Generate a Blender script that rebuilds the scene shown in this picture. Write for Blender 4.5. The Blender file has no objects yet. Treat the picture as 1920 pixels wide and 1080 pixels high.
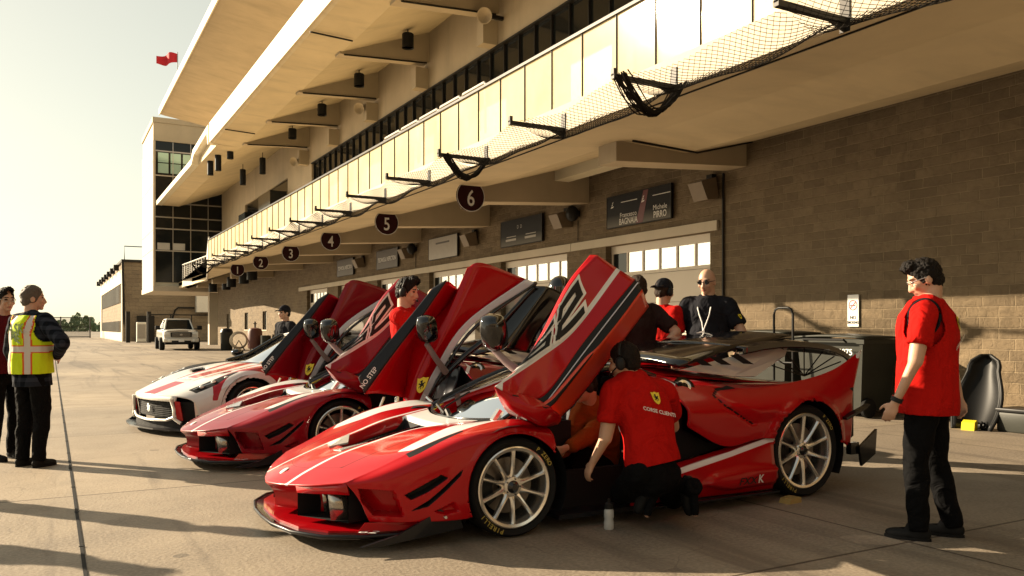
import bpy, bmesh, math, random
import numpy as np
from mathutils import Vector, Matrix, Euler
R = random.Random(7)
SC = bpy.context.scene
COL = SC.collection
PI = math.pi
# ---------------------------------------------------------------- camera frame: +Y runs along the pit building, +X towards it
CAMH = 1.36
FWD = Vector((0.485, 0.8745, 0)).normalized()
RGT = Vector((0.8745, -0.485, 0)).normalized()
FPX, CX, HY = 1560.0, 960.0, 615.0
def at(px, py, x=None, y=None, z=None):
    """the point of the place seen at pixel px,py of the photo on the plane x=, y= or z="""
    d = FWD + RGT*((px-CX)/FPX) + Vector((0, 0, 1))*((HY-py)/FPX)
    if x is not None: t = x/d.x
    elif y is not None: t = y/d.y
    else: t = (z-CAMH)/d.z
    return Vector((0, 0, CAMH)) + d*t
cam = bpy.data.cameras.new('camera'); camo = bpy.data.objects.new('camera', cam); COL.objects.link(camo)
cam.sensor_width = 36; cam.lens = FPX/1920*36; cam.shift_y = (HY-540)/1920
cam.clip_start = 0.1; cam.clip_end = 3000
camo.location = (0, 0, CAMH)
camo.rotation_euler = FWD.to_track_quat('-Z', 'Y').to_euler()
SC.camera = camo
# ---------------------------------------------------------------- light
SUN_EL = math.radians(20.5); SUN_AZ = math.atan2(-0.644, 0.765)
w = bpy.data.worlds.new('World'); SC.world = w; w.use_nodes = True
nt = w.node_tree; bg = nt.nodes['Background']
sky = nt.nodes.new('ShaderNodeTexSky'); sky.sky_type = 'NISHITA'; sky.sun_disc = False
sky.sun_elevation = SUN_EL; sky.sun_rotation = SUN_AZ % (2*PI)
sky.dust_density = 1.0; sky.air_density = 1.0; sky.ozone_density = 0.6
hs = nt.nodes.new('ShaderNodeHueSaturation'); hs.inputs['Saturation'].default_value = .5
mixc = nt.nodes.new('ShaderNodeMix'); mixc.data_type = 'RGBA'; mixc.blend_type = 'MULTIPLY'; mixc.inputs[0].default_value = 1
mixc.inputs[7].default_value = (2.2, 2.08, 1.66, 1)
gm = nt.nodes.new('ShaderNodeGamma'); gm.inputs[1].default_value = 0.65
nt.links.new(sky.outputs[0], gm.inputs[0]); nt.links.new(gm.outputs[0], hs.inputs['Color']); nt.links.new(hs.outputs[0], mixc.inputs[6]); nt.links.new(mixc.outputs[2], bg.inputs[0])
bg.inputs[1].default_value = 0.05
sl = bpy.data.lights.new('sun', 'SUN'); slo = bpy.data.objects.new('sun', sl); COL.objects.link(slo)
sl.energy = 5.0; sl.angle = math.radians(0.5); sl.color = (1.0, 0.82, 0.58)
slo.rotation_euler = Vector((0.644, -0.765, -math.tan(SUN_EL))).to_track_quat('-Z', 'Y').to_euler()
slo.location = (-20, 20, 30)
SC.view_settings.view_transform = 'Standard'; SC.view_settings.look = 'None'
SC.view_settings.exposure = 1.5; SC.view_settings.gamma = 1
SC.render.filter_size = 1.2; SC.cycles.max_bounces = 8; SC.cycles.diffuse_bounces = 1; SC.cycles.transparent_max_bounces = 16
# ---------------------------------------------------------------- materials
MATS = {}
class NB:
    def __init__(s, name):
        s.m = bpy.data.materials.new(name); s.m.use_nodes = True; s.t = s.m.node_tree; s.b = s.t.nodes['Principled BSDF']
    def n(s, typ, **kw):
        x = s.t.nodes.new(typ)
        for k, v in kw.items(): setattr(x, k, v)
        return x
    def l(s, a, b): s.t.links.new(a, b)
    def mix(s, f, a, b, bt='MIX'):
        x = s.n('ShaderNodeMix', data_type='RGBA', blend_type=bt)
        for i, v in ((0, f), (6, a), (7, b)):
            if hasattr(v, 'links') or hasattr(v, 'is_output'): s.l(v, x.inputs[i])
            else: x.inputs[i].default_value = v if i == 0 else (*v, 1)
        return x.outputs[2]
    def math(s, op, a, b=0.0, c=None):
        x = s.n('ShaderNodeMath', operation=op)
        for i, v in ((0, a), (1, b), (2, c)):
            if v is None: continue
            if hasattr(v, 'is_output'): s.l(v, x.inputs[i])
            else: x.inputs[i].default_value = v
        return x.outputs[0]
    def noise(s, scale, detail=4, vec=None, rough=.55, dist=0.0):
        x = s.n('ShaderNodeTexNoise'); x.inputs['Scale'].default_value = scale; x.inputs['Detail'].default_value = detail
        x.inputs['Roughness'].default_value = rough; x.inputs['Distortion'].default_value = dist
        if vec is not None: s.l(vec, x.inputs['Vector'])
        return x.outputs[0]
    def ramp(s, f, a, b, ca=(0, 0, 0), cb=(1, 1, 1)):
        x = s.n('ShaderNodeValToRGB'); x.color_ramp.elements[0].position = a; x.color_ramp.elements[1].position = b
        x.color_ramp.elements[0].color = (*ca, 1); x.color_ramp.elements[1].color = (*cb, 1); s.l(f, x.inputs[0]); return x.outputs[0]
    def coord(s, which='Object', scale=None):
        x = s.n('ShaderNodeTexCoord').outputs[which]
        if scale is None: return x
        m = s.n('ShaderNodeMapping'); m.inputs['Scale'].default_value = scale; s.l(x, m.inputs[0]); return m.outputs[0]
    def bump(s, h, dist=.01, strength=1):
        x = s.n('ShaderNodeBump'); x.inputs['Distance'].default_value = dist; x.inputs['Strength'].default_value = strength
        s.l(h, x.inputs['Height']); s.l(x.outputs[0], s.b.inputs['Normal'])
    def set(s, **kw):
        for k, v in kw.items():
            i = s.b.inputs[k.replace('_', ' ')]
            if hasattr(v, 'is_output'): s.l(v, i)
            elif isinstance(v, tuple) and len(v) == 3 and i.type == 'RGBA': i.default_value = (*v, 1)
            else: i.default_value = v
        return s
def simple(name, col, rough=.5, metal=0.0, var=.12, scale=6, bump=0.0, coat=0.0, **kw):
    b = NB(name); c = b.coord()
    if max(col) < .05: b.set(Specular_IOR_Level=.5 if rough < .15 else .14)
    n = b.noise(scale, 5, c)
    lo = tuple(x*(1-var) for x in col); hi = tuple(min(1, x*(1+var)) for x in col)
    b.set(Base_Color=b.mix(n, lo, hi), Roughness=rough, Metallic=metal, **kw)
    if coat: b.set(Coat_Weight=coat, Coat_Roughness=.03)
    if bump: b.bump(b.noise(scale*8, 4, c), bump)
    MATS[name] = b.m; return b.m
M = MATS
# ---------------------------------------------------------------- mesh builder
def dirbasis(d, up=Vector((0, 0, 1))):
    d = d.normalized()
    if abs(d.dot(up)) > .97: up = Vector((1, 0, 0))
    a = d.cross(up).normalized(); b = a.cross(d).normalized()
    return a, b
class MB:
    def __init__(s): s.v = []; s.f = []; s.mi = []
    def add(s, vs, fs, mi=0):
        o = len(s.v); s.v += [tuple(p) for p in vs]; s.f += [tuple(i+o for i in f) for f in fs]; s.mi += [mi]*len(fs); return s
    def box(s, x0, x1, y0, y1, z0, z1, mi=0):
        v = [(x, y, z) for x in (x0, x1) for y in (y0, y1) for z in (z0, z1)]
        return s.add(v, [(0, 1, 3, 2), (4, 6, 7, 5), (0, 4, 5, 1), (2, 3, 7, 6), (0, 2, 6, 4), (1, 5, 7, 3)], mi)
    def cbox(s, c, sx, sy, sz, mi=0, rot=None):
        vs = [Vector((x*sx/2, y*sy/2, z*sz/2)) for x in (-1, 1) for y in (-1, 1) for z in (-1, 1)]
        if rot is not None: vs = [rot @ v for v in vs]
        c = Vector(c)
        return s.add([v+c for v in vs], [(0, 1, 3, 2), (4, 6, 7, 5), (0, 4, 5, 1), (2, 3, 7, 6), (0, 2, 6, 4), (1, 5, 7, 3)], mi)
    def bbox(s, x0, x1, y0, y1, z0, z1, r=.02, mi=0, seg=2):
        bm = bmesh.new(); bmesh.ops.create_cube(bm, size=1)
        for v in bm.verts: v.co = Vector(((x0+x1)/2+v.co.x*(x1-x0), (y0+y1)/2+v.co.y*(y1-y0), (z0+z1)/2+v.co.z*(z1-z0)))
        bmesh.ops.bevel(bm, geom=bm.edges[:], offset=r, segments=seg, affect='EDGES', profile=.5)
        return s.bm(bm, mi)
    def bm(s, bm, mi=0):
        bm.verts.index_update()
        s.add([v.co.copy() for v in bm.verts], [[v.index for v in f.verts] for f in bm.faces], mi); bm.free(); return s
    def prism(s, poly, h0, h1, axis='z', mi=0):
        """polygon extruded along an axis; poly are the two other coords in order (x,y,z minus axis)"""
        n = len(poly)
        def p(q, h):
            return (q[0], q[1], h) if axis == 'z' else ((q[0], h, q[1]) if axis == 'y' else (h, q[0], q[1]))
        v = [p(q, h0) for q in poly]+[p(q, h1) for q in poly]
        return s.add(v, [tuple(range(n)), tuple(range(2*n-1, n-1, -1))]+[(i, i+n, (i+1) % n+n, (i+1) % n) for i in range(n)], mi)
    def tube(s, pts, r, n=8, mi=0, cap=True):
        pts = [Vector(p) for p in pts]; rs = r if isinstance(r, (list, tuple)) else [r]*len(pts)
        vs = []; a0 = None
        for i, p in enumerate(pts):
            d = (pts[min(i+1, len(pts)-1)]-pts[max(i-1, 0)])
            a, b = dirbasis(d)
            if a0 is not None and False: pass
            for k in range(n):
                t = 2*PI*k/n; vs.append(p+(a*math.cos(t)+b*math.sin(t))*rs[i])
        fs = [(i*n+k, i*n+(k+1) % n, (i+1)*n+(k+1) % n, (i+1)*n+k) for i in range(len(pts)-1) for k in range(n)]
        if cap: fs += [tuple(range(n-1, -1, -1)), tuple(range((len(pts)-1)*n, len(pts)*n))]
        return s.add(vs, fs, mi)
    def lathe(s, prof, c=(0, 0, 0), axis='z', n=48, mi=0, close=False):
        """prof: (radius, height) pairs; axis through c"""
        vs = []
        for r, h in prof:
            for k in range(n):
                t = 2*PI*k/n; a, b = r*math.cos(t), r*math.sin(t)
                q = (a, b, h) if axis == 'z' else ((a, h, b) if axis == 'y' else (h, a, b))
                vs.append((q[0]+c[0], q[1]+c[1], q[2]+c[2]))
        m = len(prof); fs = []
        for i in range(m if close else m-1):
            j = (i+1) % m
            for k in range(n): fs.append((i*n+k, i*n+(k+1) % n, j*n+(k+1) % n, j*n+k))
        if not close:
            if prof[0][0] > 1e-6: fs.append(tuple(range(n-1, -1, -1)))
            if prof[-1][0] > 1e-6: fs.append(tuple(range((m-1)*n, m*n)))
        return s.add(vs, fs, mi)
    def ell(s, c, rx, ry, rz, rot=None, n=16, m=10, mi=0):
        c = Vector(c); vs = [Vector((0, 0, -rz))]
        for i in range(1, m):
            p = -PI/2+PI*i/m
            for k in range(n):
                t = 2*PI*k/n; vs.append(Vector((rx*math.cos(p)*math.cos(t), ry*math.cos(p)*math.sin(t), rz*math.sin(p))))
        vs.append(Vector((0, 0, rz)))
        if rot is not None: vs = [rot @ v for v in vs]
        fs = [(0, 1+(k+1) % n, 1+k) for k in range(n)]
        for i in range(m-2):
            for k in range(n): fs.append((1+i*n+k, 1+i*n+(k+1) % n, 1+(i+1)*n+(k+1) % n, 1+(i+1)*n+k))
        e = 1+(m-1)*n; o = 1+(m-2)*n
        fs += [(e, o+k, o+(k+1) % n) for k in range(n)]
        return s.add([v+c for v in vs], fs, mi)
    def cone(s, p0, r0, p1, r1, sq=1.0, side=None, n=14, ends=True, mi=0, flat1=False):
        """tapered limb piece; sq flattens it along the direction 'side' cross axis"""
        p0, p1 = Vector(p0), Vector(p1); d = (p1-p0)
        a, b = dirbasis(d)
        if side is not None:
            a = Vector(side); a = (a-d.normalized()*a.dot(d.normalized())).normalized(); b = a.cross(d.normalized()).normalized()
        L = d.length; dn = d.normalized(); prof = []
        if ends:
            for t in (-80, -55, -25): prof.append((-r0*math.sin(math.radians(-t))*1.0, r0*math.cos(math.radians(t)))) 
        prof.append((0, r0)); prof.append((L/2, (r0+r1)/2)); prof.append((L, r1))
        if ends and not flat1:
            for t in (25, 55, 80): prof.append((L+r1*math.sin(math.radians(t)), r1*math.cos(math.radians(t))))
        vs = []
        for h, r in prof:
            for k in range(n):
                t = 2*PI*k/n; vs.append(p0+dn*h+a*(r*math.cos(t))+b*(r*sq*math.sin(t)))
        m = len(prof)
        fs = [(i*n+k, i*n+(k+1) % n, (i+1)*n+(k+1) % n, (i+1)*n+k) for i in range(m-1) for k in range(n)]
        fs += [tuple(range(n-1, -1, -1)), tuple(range((m-1)*n, m*n))]
        return s.add(vs, fs, mi)
    def grid(s, G, mi=0, closed=False):
        nu, nv = len(G), len(G[0])
        vs = [G[i][j] for i in range(nu) for j in range(nv)]
        jm = nv if closed else nv-1
        return s.add(vs, [(i*nv+j, i*nv+(j+1) % nv, (i+1)*nv+(j+1) % nv, (i+1)*nv+j) for i in range(nu-1) for j in range(jm)], mi)
    def build(s, name, mats, parent=None, off=None, smooth=None, recalc=True):
        o = Vector((0, 0, 0)) if off is None else Vector(off)
        me = bpy.data.meshes.new(name)
        me.from_pydata([(p[0]-o.x, p[1]-o.y, p[2]-o.z) for p in s.v], [], s.f)
        if not isinstance(mats, (list, tuple)): mats = [mats]
        for m in mats: me.materials.append(M[m] if isinstance(m, str) else m)
        if len(mats) > 1: me.polygons.foreach_set('material_index', s.mi)
        if recalc:
            bm = bmesh.new(); bm.from_mesh(me); bmesh.ops.recalc_face_normals(bm, faces=bm.faces[:]); bm.to_mesh(me); bm.free()
        if smooth is not None:
            me.polygons.foreach_set('use_smooth', [True]*len(me.polygons)); me.set_sharp_from_angle(angle=math.radians(smooth))
        me.update()
        ob = bpy.data.objects.new(name, me); COL.objects.link(ob)
        if parent is not None: ob.parent = parent
        return ob
def thing(name, label, cat, loc=(0, 0, 0), rotz=0.0, group=None):
    o = bpy.data.objects.new(name, None); COL.objects.link(o); o.empty_display_size = .2
    o.location = loc; o.rotation_euler = (0, 0, rotz); o['label'] = label; o['category'] = cat
    if group: o['group'] = group
    return o
def tag(o, label, cat, group=None):
    o['label'] = label; o['category'] = cat
    if group: o['group'] = group
    return o
def struct(o): o['kind'] = 'structure'; return o
def kids(o): return [c for c in bpy.data.objects if c.parent == o]
def copy_tree(o, parent=None):
    ch = kids(o)
    c = o.copy(); COL.objects.link(c)
    if parent is not None: c.parent = parent
    for k in ch: copy_tree(k, c)
    return c
# ---------------------------------------------------------------- smooth lofts through a control net
def interp(P, n, breaks=()):
    P = np.asarray(P, float); m = len(P); out = []
    T0 = np.zeros_like(P); T1 = np.zeros_like(P)      # tangents leaving / arriving
    for i in range(m):
        if i == 0: t = P[1]-P[0]; a = b = t
        elif i == m-1: t = P[i]-P[i-1]; a = b = t
        elif i in breaks: a = P[i+1]-P[i]; b = P[i]-P[i-1]
        else: a = b = (P[i+1]-P[i-1])/2
        T0[i] = a; T1[i] = b
    for i in range(m-1):
        for k in range(n):
            t = k/n; h00 = 2*t**3-3*t**2+1; h10 = t**3-2*t**2+t; h01 = -2*t**3+3*t**2; h11 = t**3-t**2
            out.append(h00*P[i]+h10*T0[i]+h01*P[i+1]+h11*T1[i+1])
    out.append(P[-1]); return np.array(out)
def surf(grid, nu, nv, ub=(), vb=()):
    g = np.asarray(grid, float)                       # (U,V,3)
    g = np.stack([interp(g[:, j], nu, ub) for j in range(g.shape[1])], 1)
    return np.stack([interp(g[i], nv, vb) for i in range(g.shape[0])], 0)
# ---------------------------------------------------------------- lettering
_TX = {}
def text_geo(s, size=1.0, bold=0.0, shear=0.0, spacing=1.0):
    k = (s, bold, shear, spacing)
    if k not in _TX:
        cu = bpy.data.curves.new('lettering', 'FONT'); cu.body = s; cu.size = 1.0; cu.offset = bold; cu.shear = shear; cu.space_character = spacing
        cu.align_x = 'CENTER'; cu.align_y = 'CENTER'; cu.resolution_u = 3
        ob = bpy.data.objects.new('lettering', cu); COL.objects.link(ob)
        bpy.context.view_layer.update()
        me = ob.evaluated_get(bpy.context.evaluated_depsgraph_get()).to_mesh()
        _TX[k] = ([tuple(v.co) for v in me.vertices], [tuple(p.vertices) for p in me.polygons])
        bpy.data.objects.remove(ob); bpy.data.curves.remove(cu)
    v, f = _TX[k]
    return [(p[0]*size, p[1]*size) for p in v], f
def add_text(mb, s, size, org, xdir, ydir, mi=0, bold=0.0, sx=1.0, lift=.003, **kw):
    v, f = text_geo(s, size, bold, **kw); org = Vector(org); xd = Vector(xdir).normalized(); yd = Vector(ydir).normalized(); nn = xd.cross(yd)
    return mb.add([org+xd*(p[0]*sx)+yd*p[1]+nn*lift for p in v], f, mi)
SHIELD = [(0, -1), (.35, -.82), (.62, -.5), (.74, -.1), (.78, .35), (.86, .9), (.45, .82), (0, .98), (-.45, .82), (-.86, .9), (-.78, .35), (-.74, -.1), (-.62, -.5), (-.35, -.82)]
HORSE = [(-.12, -.62), (.02, -.6), (-.02, -.3), (.12, -.12), (.3, -.3), (.2, -.45), (.32, -.5), (.42, -.25), (.3, .0), (.36, .2), (.5, .3), (.42, .42), (.25, .3), (.1, .25), (0, .4), (.05, .6), (-.08, .72), (-.3, .6), (-.42, .45), (-.35, .38), (-.2, .42), (-.22, .2), (-.5, .3), (-.55, .15), (-.3, .02), (-.2, -.1), (-.38, -.2), (-.45, -.42), (-.35, -.45), (-.28, -.28), (-.12, -.3)]
def add_shield(mb, org, xdir, ydir, h, mi_y=0, mi_k=1, lift=.003):
    org = Vector(org); xd = Vector(xdir).normalized(); yd = Vector(ydir).normalized(); nn = xd.cross(yd); k = h/2
    mb.add([org+xd*p[0]*k*.8+yd*p[1]*k+nn*lift for p in SHIELD], [tuple(range(len(SHIELD)))], mi_y)
    mb.add([org+xd*p[0]*k*.75+yd*p[1]*k*.85+nn*(lift+.002) for p in HORSE], [tuple(range(len(HORSE)))], mi_k)
# ---------------------------------------------------------------- material library
def mat_ground():
    b = NB('concrete_ground'); c = b.coord()
    big = b.noise(.16, 5, c, .6, .6); mid = b.noise(1.3, 6, c, .6); fine = b.noise(40, 4, c)
    col = b.mix(b.ramp(big, .38, .62), (.165, .130, .096), (.35, .285, .21))
    col = b.mix(b.math('MULTIPLY', b.ramp(mid, .46, .70), .62), col, (.15, .12, .09))
    col = b.mix(b.math('MULTIPLY', b.ramp(fine, .4, .62), .35), col, (.44, .37, .28))
    # rubber streaks running along the lane
    st = b.noise(1.0, 4, b.coord(scale=(1.5, .09, 1)), .6, 1.2)
    col = b.mix(b.math('MULTIPLY', b.ramp(st, .52, .66), .62), col, (.095, .075, .058))
    # oil drips
    v = b.n('ShaderNodeTexVoronoi'); v.inputs['Scale'].default_value = 1.1; b.l(c, v.inputs['Vector'])
    col = b.mix(b.math('MULTIPLY', b.math('LESS_THAN', v.outputs['Distance'], .06), .5), col, (.05, .04, .03))
    # slab colour changes and joints
    br = b.n('ShaderNodeTexBrick'); br.offset = 0; br.inputs['Scale'].default_value = 1
    br.inputs['Brick Width'].default_value = 4.6; br.inputs['Row Height'].default_value = 4.2; br.inputs['Mortar Size'].default_value = .012
    br.inputs['Color1'].default_value = (.93, .93, .93, 1); br.inputs['Color2'].default_value = (1.06, 1.04, 1.0, 1); br.inputs['Mortar'].default_value = (.25, .22, .2, 1)
    mp = b.n('ShaderNodeMapping'); mp.inputs['Location'].default_value = (-.17, .8, 0); b.l(c, mp.inputs[0]); b.l(mp.outputs[0], br.inputs['Vector'])
    col = b.mix(1.0, col, br.outputs['Color'], 'MULTIPLY')
    # cracks
    v2 = b.n('ShaderNodeTexVoronoi', feature='DISTANCE_TO_EDGE'); v2.inputs['Scale'].default_value = .32
    nz = b.n('ShaderNodeTexNoise'); nz.inputs['Scale'].default_value = 2.2; b.l(c, nz.inputs['Vector'])
    vm = b.n('ShaderNodeVectorMath', operation='MULTIPLY_ADD'); b.l(nz.outputs['Color'], vm.inputs[0]); vm.inputs[1].default_value = (.7, .7, .7); b.l(c, vm.inputs[2])
    b.l(vm.outputs[0], v2.inputs['Vector'])
    col = b.mix(b.math('MULTIPLY', b.math('LESS_THAN', v2.outputs['Distance'], .0022), .3), col, (.06, .045, .035))
    b.set(Base_Color=col, Roughness=b.math('MULTIPLY_ADD', mid, .3, .5))
    b.bump(b.math('ADD', fine, b.math('MULTIPLY', mid, .6)), .006, .7); M['ground'] = b.m
mat_ground()
def mat_brick(name, c1, c2, mortar, bw=.62, rh=.215, scale=1.0, depth=.03):
    b = NB(name); c = b.coord()
    # the wall lies in the plane of Y (length) and Z (height)
    sx = b.n('ShaderNodeSeparateXYZ'); b.l(c, sx.inputs[0])
    cb = b.n('ShaderNodeCombineXYZ'); b.l(b.math('ADD', sx.outputs[1], sx.outputs[0]), cb.inputs[0]); b.l(sx.outputs[2], cb.inputs[1])
    nz = b.n('ShaderNodeTexNoise'); nz.inputs['Scale'].default_value = 5; nz.inputs['Detail'].default_value = 3; b.l(cb.outputs[0], nz.inputs['Vector'])
    vm = b.n('ShaderNodeVectorMath', operation='MULTIPLY_ADD'); b.l(nz.outputs['Color'], vm.inputs[0]); vm.inputs[1].default_value = (.022, .022, 0); b.l(cb.outputs[0], vm.inputs[2])
    br = b.n('ShaderNodeTexBrick'); br.offset = .5; br.offset_frequency = 2; br.squash = .62; br.squash_frequency = 3
    br.inputs['Scale'].default_value = scale; br.inputs['Brick Width'].default_value = bw; br.inputs['Row Height'].default_value = rh
    br.inputs['Mortar Size'].default_value = .011; br.inputs['Mortar Smooth'].default_value = .35; br.inputs['Bias'].default_value = 0
    for k, v in (('Color1', c1), ('Color2', c2), ('Mortar', mortar)): br.inputs[k].default_value = (*v, 1)
    b.l(vm.outputs[0], br.inputs['Vector'])
    rock = b.noise(7, 8, cb.outputs[0], .68, .4); big = b.noise(.5, 3, cb.outputs[0])
    col = b.mix(b.math('MULTIPLY', b.ramp(rock, .42, .75), .55), br.outputs['Color'], tuple(x*.55 for x in c1))
    col = b.mix(b.math('MULTIPLY', b.ramp(big, .4, .7), .3), col, tuple(min(1, x*1.3) for x in c2))
    b.set(Base_Color=col, Roughness=.95)
    h = b.math('SUBTRACT', b.math('MULTIPLY', rock, 1.2), b.math('MULTIPLY', br.outputs['Fac'], .8))
    b.bump(h, depth, 1.0); M[name] = b.m
mat_brick('brick', (.120, .086, .049), (.188, .137, .080), (.235, .175, .105), .46, .152, 1.0, .030)
mat_brick('far_brick', (.20, .15, .10), (.26, .20, .13), (.20, .15, .10), 1.2, .4, 1.0, .03)
def mat_conc(name, col, streak=.35):
    b = NB(name); c = b.coord()
    n1 = b.noise(.7, 6, c, .6, .3); n2 = b.noise(18, 4, c)
    st = b.noise(1.0, 4, b.coord(scale=(.5, 1.6, .18)), .6)
    k = b.mix(b.ramp(n1, .3, .75), tuple(x*.82 for x in col), col)
    k = b.mix(b.math('MULTIPLY', b.ramp(st, .5, .75), streak), k, tuple(x*.55 for x in col))
    b.set(Base_Color=k, Roughness=.8); b.bump(n2, .004, .5); M[name] = b.m
mat_conc('concrete', (.56, .45, .30), .45)
mat_conc('concrete_light', (.58, .50, .38), .3)
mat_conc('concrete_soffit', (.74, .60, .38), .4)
simple('panel_cream', (.80, .71, .52), .35, var=.10, scale=1.5)
simple('panel_joint', (.12, .09, .06), .6)
simple('dark_metal', (.022, .02, .018), .45, .3)
simple('steel', (.42, .40, .37), .35, .8)
simple('white_metal', (.72, .68, .6), .4)
simple('door_paint', (.62, .54, .43), .55, var=.05, scale=2)
simple('black_rubber', (.012, .012, .012), .75)
simple('black_plastic', (.018, .018, .018), .4); simple('shell_black', (.004, .004, .004), .45, Specular_IOR_Level=.2); simple('tyre_yellow', (.46, .35, .06), .5); simple('slash_red', (.10, .012, .014), .4); simple('letter_grey', (.62, .59, .53), .5)
simple('black_gloss', (.004, .004, .005), .10, coat=.35)
simple('carbon', (.010, .010, .012), .3, coat=.35, scale=60, var=.4)
simple('sign_maroon', (.030, .006, .008), .4)
simple('white_paint', (.80, .78, .74), .4, var=.04)
simple('yellow_paint', (.80, .62, .03), .4, var=.08)
simple('red_mark', (.55, .02, .02), .4); simple('chock_tan', (.42, .30, .10), .6)
simple('flag_red', (.62, .02, .03), .8, var=.2)
simple('silver', (.72, .70, .66), .22, .9, var=.05)
simple('brake_disc', (.16, .14, .12), .4, .8, scale=30, var=.3)
simple('interior', (.010, .010, .011), .7)
simple('interior_tan', (.16, .035, .015), .6)
simple('treeline', (.11, .15, .07), .9, var=.5, scale=2)
simple('bin_plastic', (.035, .036, .030), .45, scale=3, var=.3)
simple('barrel_rust', (.11, .035, .025), .6, scale=5, var=.4)
simple('truck_white', (.74, .70, .62), .25, coat=.8, var=.03)
simple('lamp_glass', (.85, .85, .8), .1)
simple('lamp_tan', (.17, .125, .08), .6); simple('net', (.014, .011, .008), .9)
simple('silverpaint', (.62, .61, .60), .22, .35, coat=1.0, var=.03)
# glass
def mat_glass(name, tint, alpha_mix, rough=.02):
    b = NB(name); t = b.n('ShaderNodeBsdfTransparent'); t.inputs[0].default_value = (*tint, 1)
    g = b.n('ShaderNodeBsdfGlossy'); g.inputs['Roughness'].default_value = rough; g.inputs[0].default_value = (1, 1, 1, 1)
    fr = b.n('ShaderNodeFresnel'); fr.inputs[0].default_value = 1.5
    m = b.n('ShaderNodeMixShader'); b.l(b.math('MULTIPLY_ADD', fr.outputs[0], 1.0, alpha_mix), m.inputs[0]); b.l(t.outputs[0], m.inputs[1]); b.l(g.outputs[0], m.inputs[2])
    b.l(m.outputs[0], b.t.nodes['Material Output'].inputs[0]); b.t.nodes.remove(b.b); M[name] = b.m
mat_glass('car_glass', (.30, .31, .33), .03)
mat_glass('dark_car_glass', (.10, .10, .11), .04)
def mat_railglass():
    b = NB('rail_glass'); t = b.n('ShaderNodeBsdfTransparent'); t.inputs[0].default_value = (.95, .88, .72, 1)
    c = b.coord(); n = b.noise(.9, 4, c)
    d = b.n('ShaderNodeBsdfDiffuse'); b.l(b.mix(n, (.93, .79, .48), (.98, .90, .66)), d.inputs[0])
    tr = b.n('ShaderNodeBsdfTranslucent'); tr.inputs[0].default_value = (.85, .74, .5, 1)
    m0 = b.n('ShaderNodeMixShader'); m0.inputs[0].default_value = .3; b.l(d.outputs[0], m0.inputs[1]); b.l(tr.outputs[0], m0.inputs[2])
    m = b.n('ShaderNodeMixShader'); b.l(b.math('MULTIPLY_ADD', n, .35, .38), m.inputs[0]); b.l(t.outputs[0], m.inputs[1]); b.l(m0.outputs[0], m.inputs[2])
    g = b.n('ShaderNodeBsdfGlossy'); g.inputs['Roughness'].default_value = .05
    m2 = b.n('ShaderNodeMixShader'); m2.inputs[0].default_value = .08; b.l(m.outputs[0], m2.inputs[1]); b.l(g.outputs[0], m2.inputs[2])
    b.l(m2.outputs[0], b.t.nodes['Material Output'].inputs[0]); b.t.nodes.remove(b.b); M['rail_glass'] = b.m
mat_railglass()
b_ = NB('dark_window'); b_.set(Base_Color=b_.mix(b_.noise(.4, 2, b_.coord()), (.006, .007, .008), (.02, .022, .02)), Roughness=.08, Specular_IOR_Level=.25); M['dark_window'] = b_.m
b_ = NB('bright_window'); b_.set(Base_Color=b_.mix(b_.noise(1.2, 3, b_.coord()), (.80, .80, .76), (.97, .97, .95)), Roughness=.12, Specular_IOR_Level=.8, Metallic=.55); M['bright_window'] = b_.m
b_ = NB('teal_window'); b_.set(Base_Color=b_.mix(b_.noise(.6, 2, b_.coord()), (.30, .50, .44), (.45, .65, .58)), Roughness=.1, Metallic=.3); M['teal_window'] = b_.m
# car paint with livery carried on the mesh as smooth fields (white, black)
def mat_paint(name, base, second=(.70, .69, .68), third=(.008, .008, .009), flake=.0):
    b = NB(name); c = b.coord()
    def fld(nm):
        a = b.n('ShaderNodeAttribute'); a.attribute_name = nm
        mr = b.n('ShaderNodeMapRange'); mr.inputs[1].default_value = -.0012; mr.inputs[2].default_value = .0012; b.l(a.outputs['Fac'], mr.inputs[0]); return mr.outputs[0]
    n = b.noise(2.5, 3, c)
    col = b.mix(n, tuple(x*.9 for x in base), base)
    col = b.mix(fld('white'), col, second)
    blk = fld('black')
    col = b.mix(blk, col, third)
    orange = b.noise(160, 2, c)
    b.set(Base_Color=col, Roughness=b.math('MULTIPLY_ADD', blk, .45, .28), Metallic=.0, Coat_Weight=b.math('MULTIPLY_ADD', blk, -.45, .55), Coat_Roughness=.015, Coat_IOR=1.38, Specular_IOR_Level=.15)
    bp = b.n('ShaderNodeBump'); bp.inputs['Distance'].default_value = .0004; bp.inputs['Strength'].default_value = .25; b.l(orange, bp.inputs['Height']); b.l(bp.outputs[0], b.b.inputs['Coat Normal'])
    M[name] = b.m
mat_paint('race_red', (.42, .001, .004))
mat_paint('deep_red', (.23, .001, .008))
mat_paint('white_car', (.70, .69, .67), (.38, .006, .014))
simple('plain_red', (.38, .0015, .005), .28, .0, coat=1.0, var=.05, Coat_IOR=1.38, Specular_IOR_Level=.15)
simple('stripe_white', (.60, .59, .66), .3, coat=.6, var=.03)
simple('post_silver', (.34, .32, .29), .18, .9, var=.05)
simple('plain_orange_red', (.62, .05, .015), .4, .0, coat=.5, var=.08)
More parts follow.
